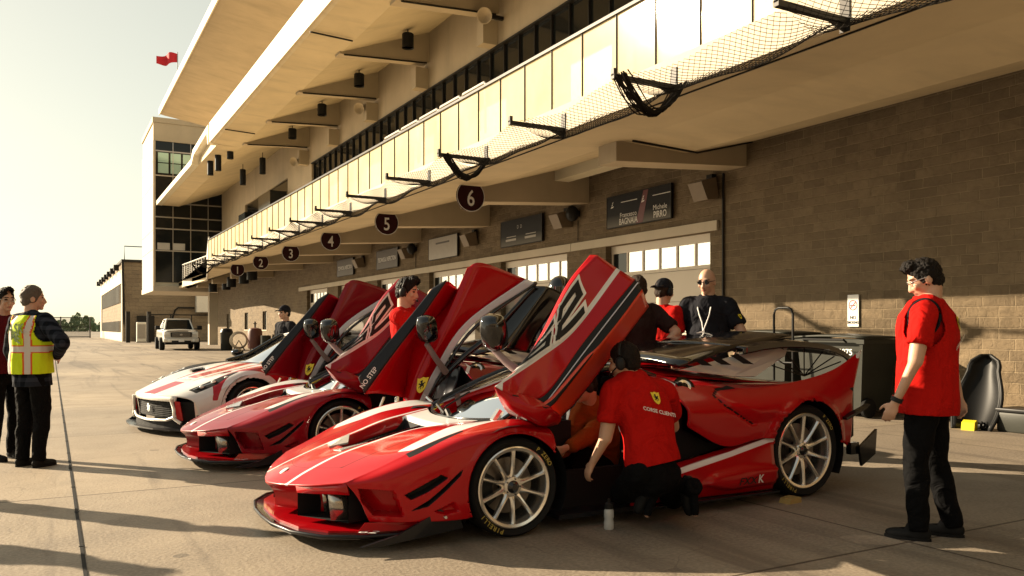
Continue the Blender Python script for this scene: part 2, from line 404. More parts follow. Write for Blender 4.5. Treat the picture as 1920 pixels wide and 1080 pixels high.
# people
def mat_skin(name, col):
    b = NB(name); c = b.coord(); n = b.noise(25, 4, c)
    b.set(Base_Color=b.mix(n, tuple(x*.86 for x in col), col), Roughness=.5, Subsurface_Weight=.12, Subsurface_Radius=(.6, .2, .1), Subsurface_Scale=.02); b.bump(b.noise(140, 3, c), .0008, .6); M[name] = b.m
mat_skin('skin', (.56, .33, .22)); mat_skin('skin_tan', (.46, .27, .18))
def mat_cloth(name, col, fold=.012, sc=5, rough=.85, var=.2):
    b = NB(name); c = b.coord()
    n = b.noise(sc, 3, c, .5, 1.2); wv = b.noise(300, 2, c)
    b.set(Base_Color=b.mix(b.noise(9, 3, c), tuple(x*(1-var) for x in col), col), Roughness=rough, Specular_IOR_Level=.06)
    b.bump(b.math('ADD', n, b.math('MULTIPLY', wv, .02)), fold*1.5, 1.0); M[name] = b.m
mat_cloth('shirt_red', (.50, .010, .007), .03)
mat_cloth('shirt_black', (.016, .016, .020), .03)
mat_cloth('shirt_maroon', (.11, .010, .014), .03)
mat_cloth('shirt_brown', (.030, .017, .015), .03)
mat_cloth('shirt_red_sunlit', (.26, .055, .010), .03)  # red shirt with the orange of warm sunlight put into its colour
mat_cloth('trouser_black', (.006, .006, .0065), .03, 6)
mat_cloth('hivis', (.62, .80, .02), .02, 4, .7, .08)
mat_cloth('hivis_band', (.66, .62, .56), .006, 4, .35, .1)
mat_cloth('orange_tape', (.75, .13, .03), .004, 4, .6)
simple('glove_white', (.75, .74, .72), .6)
simple('lips', (.34, .13, .10), .45); simple('eye_dark', (.03, .022, .018), .25); simple('sole', (.55, .5, .44), .7)
def mat_hair(name, col):
    b = NB(name); c = b.coord(); n = b.noise(90, 4, b.coord(scale=(1, 1, .4)), .6, 1.0)
    b.set(Base_Color=b.mix(n, tuple(x*.4 for x in col), col), Roughness=.5, Specular_IOR_Level=.12); b.bump(n, .012, 1.0); M[name] = b.m
mat_hair('hair_black', (.016, .012, .010)); mat_hair('hair_brown', (.045, .026, .016)); mat_hair('hair_grey', (.17, .14, .11))
def mat_plaid():
    b = NB('plaid'); c = b.coord(); sx = b.n('ShaderNodeSeparateXYZ'); b.l(c, sx.inputs[0])
    def band(o, f): return b.math('GREATER_THAN', b.math('SINE', b.math('MULTIPLY', o, f)), .15)
    a = b.math('ADD', band(b.math('ADD', sx.outputs[0], sx.outputs[1]), 75), band(sx.outputs[2], 75))
    b.set(Base_Color=b.mix(b.math('MULTIPLY', a, .5), (.006, .008, .012), (.035, .04, .055)), Roughness=.9, Specular_IOR_Level=.06); b.bump(b.noise(6, 3, c, .5, 1), .02, .8); M['plaid'] = b.m
mat_plaid()
# ================================================================ ground
g = MB(); g.add([(-900, -300, 0), (900, -300, 0), (900, 1500, 0), (-900, 1500, 0)], [(0, 1, 2, 3)])
struct(g.build('ground', 'ground', recalc=False))
g = MB(); g.box(.158, .178, -10, 140, .001, .006)
for k in range(0, 70, 1): g.box(.152, .184, -3+k*1.1, -2.985+k*1.1, .006, .009)
struct(g.build('drain_channel', 'black_rubber'))
# ================================================================ pit building
BX, BY0, BP = 11.6, 11.7, 5.3            # wall plane, first beam, bay length
ORG = (BX, 20, 0)
bld = thing('pit_building', 'long concrete pit building with brick ground floor and cream balconies', 'building', ORG)
def P(mb, name, mat, parent=None, smooth=None): return mb.build(name, mat, parent or bld, ORG, smooth)
doors = [(12.7+BP*k, 16.3+BP*k) for k in range(6)]
wins = [(51.9, 53.1), (57.4, 58.6), (64.0, 65.2)]
m = MB(); y = -14.0
for a, b in doors:
    m.box(BX, BX+.35, y, a, 0, 5.5); m.box(BX, BX+.35, a, b, 3.3, 5.5); y = b
for a, b in wins:
    m.box(BX, BX+.35, y, a, 0, 5.5); m.box(BX, BX+.35, a, b, 0, 1.25); m.box(BX, BX+.35, a, b, 2.4, 5.5); y = b
m.box(BX, BX+.35, y, 69, 0, 5.5); P(m, 'wall', 'brick')
m = MB()
for k in range(6): m.box(BX-.06, BX-.003, BY0+.75+BP*k, BY0+.73+BP*(k+1), 3.305, 3.50)
P(m, 'lintel', 'concrete_light')
for i, (a, b) in enumerate(doors):
    m = MB()
    for z0, z1 in ((0, .62), (.63, 1.26), (1.27, 1.92), (1.93, 2.58)): m.box(BX+.17, BX+.22, a, b, z0, z1)
    m.box(BX+.17, BX+.22, a, b, 2.59, 2.66); m.box(BX+.17, BX+.22, a, b, 3.12, 3.3)
    n = 6; wd = (b-a-.08)/n
    for j in range(n+1): m.box(BX+.17, BX+.22, a+.01+j*wd, a+.07+j*wd, 2.66, 3.12)
    d = P(m, 'garage_door', 'door_paint')
    for j in range(n):
        q = MB(); q.box(BX+.19, BX+.20, a+.07+j*wd, a+.01+(j+1)*wd, 2.66, 3.12)
        P(q, 'window', 'dark_window' if (j == n-1) else 'bright_window', d)
for a, b in wins:
    m = MB(); m.box(BX+.1, BX+.16, a, a+.06, 1.25, 2.4); m.box(BX+.1, BX+.16, b-.06, b, 1.25, 2.4); m.box(BX+.1, BX+.16, (a+b)/2-.03, (a+b)/2+.03, 1.25, 2.4)
    m.box(BX-.03, BX+.16, a-.05, b+.05, 1.19, 1.248)
    f = P(m, 'window_frame', 'concrete_light'); q = MB(); q.box(BX+.12, BX+.13, a+.06, (a+b)/2-.03, 1.25, 2.4); P(q, 'pane', 'bright_window', f)
    q = MB(); q.box(BX+.12, BX+.13, (a+b)/2+.03, b-.06, 1.25, 2.4); P(q, 'pane', 'dark_window', f)
XE = 7.1; YA, YB = -14.0, 45.1
# lower balcony
m = MB()
m.prism([(XE, 4.86), (XE, 4.44), (XE+.12, 4.44), (XE+.2, 4.50), (8.7, 4.60), (8.7, 4.86)], YA, YB, 'y')
m.prism([(8.7, 4.60), (11.6, 5.42), (11.6, 5.75), (8.7, 4.86)], BY0+.3, 69, 'y')
m.prism([(8.7, 4.60), (10.1, 4.54), (11.6, 4.885), (11.6, 5.75), (8.7, 4.86)], YA, BY0+.3, 'y')
m.prism([(XE+.02, YB), (8.7, YB), (8.7, 69), (9.4, 69), (8.6, 66), (8.9, 57)], 4.44, 4.9, 'z')
P(m, 'balcony_slab', 'concrete_soffit')
m = MB(); m.box(XE-.05, XE-.003, YA, YB, 4.45, 4.87); m.prism([(XE-.03, YB+.01), (8.87, 57), (8.95, 57), (XE+.04, YB+.01)], 4.42, 4.92, 'z')
m.prism([(8.87, 57), (8.57, 66), (8.65, 66), (8.95, 57)], 4.42, 4.92, 'z'); m.prism([(8.57, 66), (9.3, 68.9), (9.38, 68.9), (8.65, 66)], 4.42, 4.92, 'z')
P(m, 'fascia', 'concrete_light')
for k in range(7):
    m = MB(); y0 = BY0+BP*k
    m.prism([(8.55, 4.25), (11.6, 4.44), (11.6, 5.6), (8.55, 4.72)], y0, y0+.53, 'y'); P(m, 'beam', 'concrete')
for yy in (50.2, 56.6, 63.0):
    m = MB(); m.prism([(9.2, 4.25), (11.6, 4.40), (11.6, 5.6), (9.2, 4.72)], yy, yy+.5, 'y'); P(m, 'beam', 'concrete')
# conduit and joint lines under the near slab
m = MB(); m.tube([(8.75, 11.5, 4.575), (10.2, 11.5, 4.52), (11.55, 11.5, 4.86)], .018, 6); m.tube([(7.45, -14, 4.50), (7.45, 45, 4.50)], .012, 5)
m.tube([(11.57, 12.3, 4.4), (11.57, 12.3, 0)], .025, 6)
P(m, 'conduit', 'dark_metal')
# glass railing
npan = 0; y = YB-.05
while y > -10:
    m = MB(); m.box(XE+.02, XE+.035, y-.87, y-.008, 4.90, 5.86); m.box(XE+.0, XE+.03, y-.0045, y+.0025, 4.87, 5.86, 1); y -= .883
    P(m, 'glass_panel', ['rail_glass', 'dark_metal'])
m = MB(); m.box(XE-.02, XE+.07, YA, YB, 5.862, 5.91); P(m, 'handrail', 'dark_metal')
for k in range(5):
    m = MB(); y0 = 14.6+1.15*k
    m.tube([(7.5, y0, 5.2), (7.5, y0, 6.18), (7.5, y0+.05, 6.22), (7.5, y0+1.02, 6.22), (7.5, y0+1.07, 6.18), (7.5, y0+1.07, 5.2)], .022, 6)
    m.tube([(7.5, y0, 6.06), (7.5, y0+1.07, 6.06)], .014, 5)
    for j in range(1, 14): m.tube([(7.5, y0+j*.0764, 5.3), (7.5, y0+j*.0764, 6.06)], .007, 4)
    P(m, 'guard_rail', 'white_metal')
# far open-mesh railing round the terrace end
path = [Vector((XE+.05, YB+.05, 0)), Vector((8.9, 57, 0)), Vector((8.6, 66, 0)), Vector((9.3, 68.8, 0))]
m = MB()
for a, b in zip(path, path[1:]):
    L = (b-a).length; n = int(L/.9)
    m.tube([a+Vector((0, 0, 6.05)), b+Vector((0, 0, 6.05))], .045, 6)
    for zz in np.arange(5.05, 5.95, .13): m.tube([a+Vector((0, 0, zz)), b+Vector((0, 0, zz))], .014, 4)
    for i in range(n+1): q = a.lerp(b, i/n); m.tube([q+Vector((0, 0, 4.9)), q+Vector((0, 0, 6.05))], .03, 5)
P(m, 'mesh_railing', 'steel')
# first-floor wall
XU = 11.9
m = MB(); m.box(XU, XU+.3, YA, 69, 5.75, 6.0); m.box(XU, XU+.3, YA, 69, 9.96, 13.2); m.box(XU, XU+.3, 43, 48, 6.0, 9.96); m.box(XU, XU+.3, 60, 69, 6.0, 9.96)
for k in range(-4, 7): m.box(XU-.5, XU, BY0+BP*k+.05, BY0+BP*k+.48, 9.96, 10.7)
P(m, 'upper_wall', 'concrete')
m = MB(); m.box(XU+.1, XU+.14, YA, 43, 6.0, 9.96); m.box(XU+.1, XU+.14, 48, 60, 6.0, 9.96); wb = P(m, 'window_band', 'dark_window')
m = MB(); m.box(XU-.04, XU+.12, YA, 43, 9.90, 9.957)
for i in range(64): m.box(XU+.03, XU+.098, YA+i*.9, YA+i*.9+.035, 6.0, 9.9)
m.box(XU+.03, XU+.098, YA, 43, 8.2, 8.24)
P(m, 'mullion', 'dark_metal', wb)
# lit plaster piers and counters seen through the railing
m = MB()
for k in range(-3, 7): m.box(XU-.12, XU-.003, BY0+BP*k-.7, BY0+BP*k+1.1, 5.0, 8.2)
m.box(10.6, 11.0, -10, 43, 4.9, 5.25)
P(m, 'pier', 'panel_cream')
for q_ in ((10.9, 11.85, 48, 51, 5, 9.2), (10.6, 11.85, 53.5, 55.5, 5, 8.6)):
    m = MB(); m.box(*q_); P(m, 'entrance_screen', 'dark_window')
# upper balcony
YC = 44.8
m = MB()
m.prism([(XE+.05, 11.8), (XE+.05, 10.9), (XE+.2, 10.82), (8.7, 10.78), (8.7, 11.4)], YA, YC, 'y')
m.prism([(8.7, 10.78), (11.9, 11.98), (11.9, 12.4), (8.7, 11.4)], YA, 69, 'y')
m.prism([(7.5, 10.8), (8.7, 10.78), (8.7, 11.4), (7.5, 11.4)], YC+.02, 69, 'y')
P(m, 'upper_balcony_slab', 'concrete_soffit')
yy = YC
while yy > YA+1: m = MB(); m.box(XE, XE+.048, yy-.876, yy-.008, 11.03, 11.86); yy -= .884; P(m, 'fascia_panel', 'panel_cream')
m = MB(); m.box(XE+.01, XE+.047, YA, YC, 10.87, 11.026)
P(m, 'upper_fascia', 'panel_cream')
m = MB(); m.prism([(45.3, 11.85), (50.4, 11.55), (51.2, 11.12), (69, 11.12), (69, 10.78), (51, 10.78), (50.1, 11.2), (45.6, 11.5), (45.3, 10.85), (45.1, 10.85), (45.1, 11.85)], XE, XE+.4, 'x'); P(m, 'wing_edge', 'panel_cream')
m = MB(); m.prism([(XE+.42, 11.15), (8.7, 11.15), (8.7, 11.9), (XE+.42, 11.9)], 45.1, 51, 'y'); m.box(XE+.42, 8.7, 51, 69, 10.82, 11.1); P(m, 'wing_slab', 'concrete_soffit')
for k in range(-4, 7):
    m = MB(); y0 = BY0+BP*k
    m.prism([(8.6, 10.70), (11.9, 10.9), (11.9, 12.2), (8.6, 11.2)], y0, y0+.5, 'y'); P(m, 'upper_beam', 'concrete')
for q_ in [[(8.75, BY0+BP*k-.02, 10.68), (11.8, BY0+BP*k-.02, 10.86)] for k in range(-4, 7)]+[[(7.2, 26.2, 10.76), (8.6, 26.2, 10.7)], [(7.2, 41, 10.76), (8.6, 41, 10.7)]]:
    m = MB(); m.tube(q_, .03, 5); P(m, 'drain_pipe', 'dark_metal')
# top storey and roof
m = MB(); m.box(12.4, 12.7, YA, 69, 12.4, 16.0); P(m, 'top_wall', 'concrete')
m = MB(); m.prism([(6.6, 16.45), (6.6, 16.12), (6.9, 16.05), (12.5, 15.2), (18, 15.2), (18, 16.8)], YA, 62, 'y'); rf = P(m, 'roof', 'concrete')
m = MB(); m.box(6.53, 6.597, YA, 62.05, 16.05, 16.5); P(m, 'gutter', 'panel_cream', rf)
m = MB(); m.box(12.3, 30, YA, 69, 0, 15.1); P(m, 'core', 'concrete')
# ---------------------------------------------------------------- flag on the roof
fl = thing('flag', 'small red flag blowing above the roof edge of the pit building', 'flag', (7.3, 58.5, 16.6))
m = MB(); m.tube([(7.3, 58.5, 16.62), (7.3, 58.5, 19.5)], .03, 6); m.build('pole', 'steel', fl, fl.location)
G = [[Vector((7.3-.02-1.3*u*.874, 58.5+.63*u, 19.4-.62*v-.12*u+.08*math.sin(5*u+2*v))) for v in np.linspace(0, 1, 6)] for u in np.linspace(0, 1, 14)]
for r_ in G:
    for p in r_: p += Vector((.10, .15, 0))*math.sin(p.x*7)
m = MB(); m.grid(G); m.build('cloth', 'flag_red', fl, fl.location, 60, False)
# ---------------------------------------------------------------- corner tower
tw = thing('glass_tower', 'corner tower with dark glass front at the far end of the pit building', 'tower', (9, 70, 0))
TX, TY = 6.95, 69.3
def T(mb, n, mt, par=None): return mb.build(n, mt, par or tw, (9, 70, 0))
m = MB(); m.box(TX, 12.5, TY+.2, 78, 4.6, 17.2); T(m, 'core', 'panel_cream')
m = MB()
for z0, z1 in ((4.6, 7.4), (7.43, 8.9), (8.93, 12.4), (12.43, 14.2), (14.23, 15.8)): m.box(TX-.06, TX-.003, TY+.1, 78, z0, z1)
T(m, 'side_panel', 'concrete_light')
m = MB(); m.box(TX-.1, 12.5, TY-.05, 78.1, 17.2, 17.6); m.box(TX-.05, 12.5, TY, TY+.19, 15.8, 17.19); T(m, 'parapet', 'concrete')
m = MB(); m.box(TX+.12, 12.5, TY+.1, TY+.19, 4.9, 15.8); gl = T(m, 'curtain_wall', 'dark_window')
m = MB()
for zz in (7.3, 9.0, 9.9, 11.0, 13.1, 15.0): m.box(TX+.1, 12.5, TY+.04, TY+.098, zz, zz+.09)
for xx in (8.3, 9.6, 10.9): m.box(xx, xx+.05, TY+.05, TY+.098, 4.9, 15.8)
T(m, 'mullion', 'steel', gl)
m = MB(); m.box(TX-.02, TX+.11, TY-.02, TY+.099, 4.6, 15.8); T(m, 'corner_post', 'concrete')
for i in range(3):
    for j in range(2):
        m = MB(); m.box(7.25+.9*i, 8.0+.9*i, TY+.06, TY+.09, 13.35+.82*j, 14.1+.82*j); T(m, 'pane', 'teal_window', gl)
m = MB()
for i in range(2): m.box(7.2+1.1*i, 8.1+1.1*i, TY+.06, TY+.09, 7.42, 7.95)
T(m, 'pane', 'bright_window', gl)
m = MB(); m.prism([(TX-.1, 4.6), (TX-.1, 4.2), (12.5, 4.2), (12.5, 4.6)], TY-.4, 78, 'y'); T(m, 'floor_slab', 'concrete_light')
m = MB(); m.box(11.2, 11.9, 70.5, 71.2, 0, 4.2); T(m, 'column', 'concrete_light')
# ---------------------------------------------------------------- far brick building
fb = thing('brick_building', 'two storey tan brick building beyond the white pickup truck', 'building', (10, 100, 0))
def F(mb, n, mt, par=None): return mb.build(n, mt, par or fb, (10, 100, 0))
m = MB(); m.box(6.4, 30, 92, 134, 0, 8.0); F(m, 'wall', 'far_brick')
m = MB(); m.box(6.2, 30.2, 91.8, 134.2, 8.0, 8.25)
for i in range(7): m.box(5.7, 6.195, 95+6*i, 95.6+6*i, 7.3, 7.9)
F(m, 'roof_edge', 'dark_metal')
m = MB(); m.box(6.28, 6.397, 92.02, 93.1, 0, 7.99); m.box(6.28, 6.397, 131, 133.9, 0, 7.99); m.box(6.28, 6.397, 93.1, 131, 5.9, 7.3); m.box(6.28, 6.397, 93.1, 131, .0, .9); F(m, 'panel', 'concrete_light')
for z0, z1 in ((4.0, 5.8), (.95, 2.1)):
    m = MB(); m.box(6.33, 6.395, 96, 130, z0, z1); f = F(m, 'window_strip', 'dark_window')
    for i in range(18): m = MB(); m.box(6.26, 6.327, 96+2*i, 96.18+2*i, z0, z1); F(m, 'fin', 'steel', f)
m = MB(); m.tube([(6.5, 92.2, 8.2), (6.5, 92.2, 9.6), (11, 92.2, 9.6), (11, 92.2, 8.25)], .05, 5); m.tube([(6.5, 92.2, 0), (6.3, 91.7, 8.2)], .12, 6); F(m, 'roof_rail', 'dark_metal')
m = MB(); m.box(13.2, 15.4, 91, 91.98, 3.0, 5.6); m.box(12.6, 13.5, 91, 91.98, 5.0, 5.6); F(m, 'vent_duct', 'white_metal')
m = MB(); m.box(7.6, 9.2, 91.2, 91.9, 0, 2.6); F(m, 'service_door', 'dark_metal')
m = MB(); m.tube([(10.2, 91.7, .2), (10.6, 91.7, 1.2), (11.2, 91.7, 3.2), (11.5, 91.7, 3.45), (13.1, 91.7, 3.45)], .09, 6); F(m, 'hose_pipe', 'black_rubber')
# chain fence before it
fe = thing('chain_fence', 'low dark chain link fence in front of the far brick building', 'fence', (10, 86, 0))
m = MB()
for i in range(5): m.tube([(8.0+1.9*i, 84+.3*i, 0), (8.0+1.9*i, 84+.3*i, 2.6)], .06, 6)
m.build('post', 'dark_metal', fe, fe.location)
m = MB(); m.tube([(8.0, 84, 2.6), (15.6, 85.2, 2.6)], .05, 5); m.tube([(8.0, 84, .1), (15.6, 85.2, .1)], .04, 5); m.build('rail', 'dark_metal', fe, fe.location)
uc = thing('utility_cabinet', 'small pale utility cabinet standing between dark posts by the far brick building', 'cabinet', (7.3, 83.6, 0))
m = MB(); m.bbox(6.9, 7.7, 83.2, 84, .1, 1.9, .05); m.build('body', 'white_metal', uc, uc.location); m = MB(); m.box(6.85, 7.75, 83.15, 84.05, 0, .1); m.box(6.95, 7.65, 83.17, 83.2, .4, 1.7); m.build('door', 'steel', uc, uc.location)
pg = thing('dark_gate', 'pair of tall dark gate leaves beside the far brick building', 'gate', (6.6, 85, 0))
for xx in (6.1, 7.9):
    m = MB(); m.box(xx, xx+.35, 84.6, 84.9, 0, 2.9); m.build('leaf', 'dark_metal', pg, pg.location)
# distant fence, blocks, gantry, trees
df = thing('boundary_fence', 'distant dark boundary fence with braced posts in front of the trees', 'fence', (-8, 120, 0))
m = MB()
for i in range(9): m.tube([(-24+3.6*i, 120+1.2*i, 0), (-24+3.6*i, 120+1.2*i, 2.9)], .09, 5)
for zz in (.15, 1.5, 2.8): m.tube([(-24, 120, zz), (4.8, 129.6, zz)], .05, 4)
m.tube([(-9.6, 124.8, 0), (-6, 126, 2.8)], .07, 4); m.tube([(-6, 126, 2.8), (-2.4, 127.2, 0)], .07, 4)
m.build('post', 'dark_metal', df, df.location)
G = MB(); G.add([(-24, 120.05, 0), (4.8, 129.65, 0), (4.8, 129.65, 2.75), (-24, 120.05, 2.75)], [(0, 1, 2, 3)])
b_ = NB('fence_mesh'); t_ = b_.n('ShaderNodeBsdfTransparent'); mx_ = b_.n('ShaderNodeMixShader'); mx_.inputs[0].default_value = .35; b_.set(Base_Color=(.02, .022, .02)); b_.l(t_.outputs[0], mx_.inputs[1]); b_.l(b_.b.outputs[0], mx_.inputs[2]); b_.l(mx_.outputs[0], b_.t.nodes['Material Output'].inputs[0]); M['fence_mesh'] = b_.m
G.build('screen', 'fence_mesh', df, df.location)
for i, (x_, y_, h_, lb) in enumerate(((-11.4, 100, 1.6, 'pale concrete block standing before the boundary fence, the taller one'), (-12.6, 99, 1.0, 'low pale concrete block beside the taller block at the boundary fence'))):
    m = MB(); m.bbox(x_-.6, x_+.6, y_-.5, y_+.5, 0, h_, .08); tag(m.build('concrete_block', 'concrete_light', None), lb, 'block', 'blocks by the fence')
ga = thing('gantry', 'thin dark lattice gantry frame against the sky behind the left people', 'gantry', (-32, 62, 0))
m = MB(); base = at(33, 615, z=1.36+.001) if False else None
gx = [-29.6, -40.0]
for zz in (4.55, 3.3): m.tube([(gx[1], 34.6, zz), (gx[0], 40.4, zz)], .06, 5)
for t in (0, .35, .7, 1.0):
    x_ = gx[1]+(gx[0]-gx[1])*t; y_ = 34.6+5.8*t; m.tube([(x_, y_, 0 if t in (0, 1.0) else 3.3), (x_, y_, 4.55)], .07, 5)
for t in (0, .35, .7):
    x0_ = gx[1]+(gx[0]-gx[1])*t; x1_ = gx[1]+(gx[0]-gx[1])*(t+.33); m.tube([(x0_, 34.6+5.8*t, 4.55), (x1_, 34.6+5.8*(t+.33), 3.3)], .035, 4)
m.build('frame', 'dark_metal', ga, ga.location)
rr = random.Random(3); m = MB()
for i in range(9000):
    t = rr.random(); z_ = rr.random()**.7
    px_ = -160+t*360; Zd = 300+rr.random()*120
    top = (5.2+1.6*math.sin(t*31)+1.1*math.sin(t*83+1)+.7*math.sin(t*171))*Zd/360
    c = Vector((0, 0, 0))+FWD*Zd+RGT*((px_-CX)/FPX*Zd)+Vector((0, 0, z_*top))
    s_ = .35+.55*rr.random(); a = Vector((rr.gauss(0, 1), rr.gauss(0, 1), rr.gauss(0, 1))).normalized(); b = a.orthogonal().normalized(); cc = a.cross(b)
    m.add([c+b*s_, c+cc*s_*.8, c-b*s_, c-cc*s_*.8], [(0, 1, 2, 3)])
o = m.build('treeline', 'treeline', None, None, None, False); o['kind'] = 'stuff'; o['label'] = 'low line of distant green trees on the horizon'; o['category'] = 'trees'
# ================================================================ number signs
for k, num in enumerate('654321'):
    ys = BY0+BP*k+5.3-.32 if False else 16.7+BP*k
    lb = f'dark maroon disc sign with a white number {num} hanging under the balcony'
    s = thing('number_sign', lb, 'sign', (8.2, ys, 4.3), 0, 'bay number discs under the balcony')
    R0 = .345; a0 = math.acos(.235/R0)
    arc = [(R0*math.sin(a0+(2*PI-2*a0)*i/44), R0*math.cos(a0+(2*PI-2*a0)*i/44)) for i in range(45)]
    m = MB(); m.prism(arc, -.02, .02, 'y', 0); m.build('disc', 'sign_maroon', s)
    ri = [(p[0], p[1]) for p in arc]
    q = MB(); vs = []; n = len(ri)
    for p in ri: vs.append((p[0]*1.0, -.024, p[1]))
    for p in ri: vs.append((p[0]*.955, -.024, p[1]*.955))
    q.add(vs, [(i, i+1, i+1+n, i+n) for i in range(n-1)]); q.build('rim', 'white_paint', s, None, None, False)
    q = MB(); add_text(q, num, .50, (-.0, -.021, -.06), (1, 0, 0), (0, 0, 1), lift=.004, bold=.012, sx=.8); q.build('numeral', 'white_paint', s, None, None, False)
# ================================================================ wall boards
def board(y0, y1, z0, z1, label, mat, group='boards on the brick wall'):
    s = thing('wall_board', label, 'sign', (BX-.07, (y0+y1)/2, z0), 0, group); o = s.location
    m = MB(); m.box(BX-.10, BX-.045, y0, y1, z0, z1); m.build('panel', mat, s, o)
    m = MB(); t = .02
    for b in ((y0-t, y0, z0-t, z1+t), (y1, y1+t, z0-t, z1+t), (y0, y1, z0-t, z0), (y0, y1, z1, z1+t)): m.box(BX-.105, BX-.04, *b)
    m.build('edge', 'dark_metal', s, o)
    return s
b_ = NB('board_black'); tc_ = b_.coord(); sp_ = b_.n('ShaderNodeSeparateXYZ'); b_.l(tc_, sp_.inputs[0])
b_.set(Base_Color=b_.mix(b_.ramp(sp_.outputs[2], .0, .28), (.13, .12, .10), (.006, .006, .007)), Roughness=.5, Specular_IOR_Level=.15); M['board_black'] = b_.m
simple('board_grey', (.32, .29, .25), .4, var=.15); simple('board_brown', (.06, .05, .045), .5)
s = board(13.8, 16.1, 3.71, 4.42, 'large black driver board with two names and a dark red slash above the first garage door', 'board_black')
m = MB(); kw = dict(xdir=(0, -1, 0), ydir=(0, 0, 1)); X_ = BX-.101; o = s.location
add_text(m, 'Francesco', .155, (X_, 15.28, 3.95), **kw); add_text(m, 'BAGNAIA', .20, (X_, 15.28, 3.80), bold=.012, sx=.8, **kw)
add_text(m, 'Michele', .155, (X_, 14.15, 3.98), **kw); add_text(m, 'PIRRO', .20, (X_, 14.15, 3.82), bold=.012, sx=.8, **kw)
for yy in (15.93, 14.78):
    for dz, wd in ((0, .10), (.05, .07), (.10, .09)): m.add([(X_-.003, yy+.02-dz*.5, 4.15+dz), (X_-.003, yy-wd+.02, 4.17+dz), (X_-.003, yy-wd, 4.2+dz), (X_-.003, yy-dz*.5, 4.19+dz)], [(0, 1, 2, 3)])
for yc in (15.25, 14.1): m.box(X_-.004, X_-.001, yc-.3, yc+.3, 4.245, 4.262)
m.build('lettering', 'letter_grey', s, o, None, False)
m = MB(); m.add([(X_-.002, 15.0, 3.712), (X_-.002, 14.75, 3.712), (X_-.002, 14.55, 4.418), (X_-.002, 14.72, 4.418)], [(0, 1, 2, 3)]); m.build('slash', 'slash_red', s, o, None, False)
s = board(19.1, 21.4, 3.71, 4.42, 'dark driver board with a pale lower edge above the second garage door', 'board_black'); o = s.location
m = MB(); add_text(m, 'PIT CREW' if False else 'D  D', .14, (X_, 20.3, 4.2), **kw)
for yc in (20.8, 19.7):
    m.box(X_-.004, X_-.001, yc-.3, yc+.3, 3.84, 3.9); m.box(X_-.004, X_-.001, yc-.3, yc+.25, 3.95, 3.97)
m.build('lettering', 'board_grey', s, o, None, False)
s = board(24.4, 26.7, 3.71, 4.42, 'pale grey board above the third garage door', 'board_grey'); o = s.location
m = MB(); m.box(X_-.004, X_-.001, 25.0, 26.1, 4.2, 4.26); m.build('lettering', 'board_brown', s, o, None, False)
for k, lb in ((3, 'brown technical inspection board on the brick wall, nearer of the two'), (4, 'brown technical inspection board on the brick wall, farther of the two')):
    s = board(13.8+BP*k, 16.1+BP*k, 3.71, 4.42, lb, 'board_brown'); o = s.location
    m = MB(); add_text(m, 'TECHNICAL INSPECTION', .24, (X_, 14.95+BP*k, 4.05), sx=.72, **kw); m.build('lettering', 'white_paint', s, o, None, False)
# no smoking sign
s = thing('no_smoking_sign', 'white no smoking sign on the sunlit brick wall', 'sign', (BX, 9.27, 1.38)); o = s.location
m = MB(); m.bbox(BX-.03, BX-.012, 9.16, 9.38, 1.38, 1.91, .004); m.build('plate', 'white_paint', s, o)
m = MB(); X_ = BX-.031
ring = [(math.cos(2*PI*i/36), math.sin(2*PI*i/36)) for i in range(36)]
vs = [(X_-.002, 9.27-.085*a, 1.735+.085*b) for a, b in ring]+[(X_-.002, 9.27-.07*a, 1.735+.07*b) for a, b in ring]
m.add(vs, [(i, (i+1) % 36, (i+1) % 36+36, i+36) for i in range(36)])
m.add([(X_-.002, 9.27-.06, 1.785), (X_-.002, 9.27-.05, 1.795), (X_-.002, 9.27+.06, 1.685), (X_-.002, 9.27+.05, 1.675)], [(0, 1, 2, 3)])
m.build('ring', 'red_mark', s, o, None, False)
m = MB(); m.box(X_-.0015, X_-.0005, 9.22, 9.33, 1.722, 1.738); m.add([(X_-.001, 9.225, 1.745), (X_-.001, 9.215, 1.745), (X_-.001, 9.235, 1.785), (X_-.001, 9.245, 1.785)], [(0, 1, 2, 3)])
add_text(m, 'NO', .075, (X_, 9.27, 1.53), bold=.02, **kw); add_text(m, 'SMOKING', .058, (X_, 9.27, 1.45), bold=.02, sx=.85, **kw); m.build('lettering', 'black_plastic', s, o, None, False)
# flood lights, speakers, cylinder lights
def floodlight(y, z, lb):
    s = thing('wall_floodlight', lb, 'floodlight', (BX-.02, y, z), 0, 'flood lights on the brick wall'); o = s.location
    m = MB(); m.prism([(BX-.5, z+.1), (BX-.12, z+.22), (BX-.04, z-.2), (BX-.34, z-.24)], y-.20, y+.20, 'y'); m.build('housing', 'lamp_tan', s, o)
    m = MB(); m.box(BX-.12, BX-.003, y-.08, y+.08, z-.05, z+.3); m.build('bracket', 'dark_metal', s, o); return s
pos = ['nearest the camera', 'beside the second garage door', 'beside the third garage door', 'beside the fourth garage door', 'beside the fifth garage door']
for k in range(5): floodlight(12.6+BP*k, 4.12, f'boxy tan flood light under the balcony, {pos[k]}' if k == 0 else f'boxy tan wall flood light {pos[k]}')
for k, lb in ((0, 'round black speaker on the brick wall right of the board with two names'), (2, 'small round black wall speaker farther along the garages')):
    y_ = 17.45+BP*k
    s = thing('wall_speaker', lb, 'speaker', (BX-.1, y_, 4.1), 0, 'black wall speakers'); o = s.location
    m = MB(); m.ell((BX-.2, y_, 4.22), .17, .17, .2); m.build('body', 'black_plastic', s, o, None); m.v and None
    m = MB(); m.box(BX-.1, BX-.003, y_-.05, y_+.05, 4.15, 4.3); m.tube([(BX-.03, y_, 4.05), (BX-.03, y_, 3.55)], .012, 5); m.build('bracket', 'dark_metal', s, o)
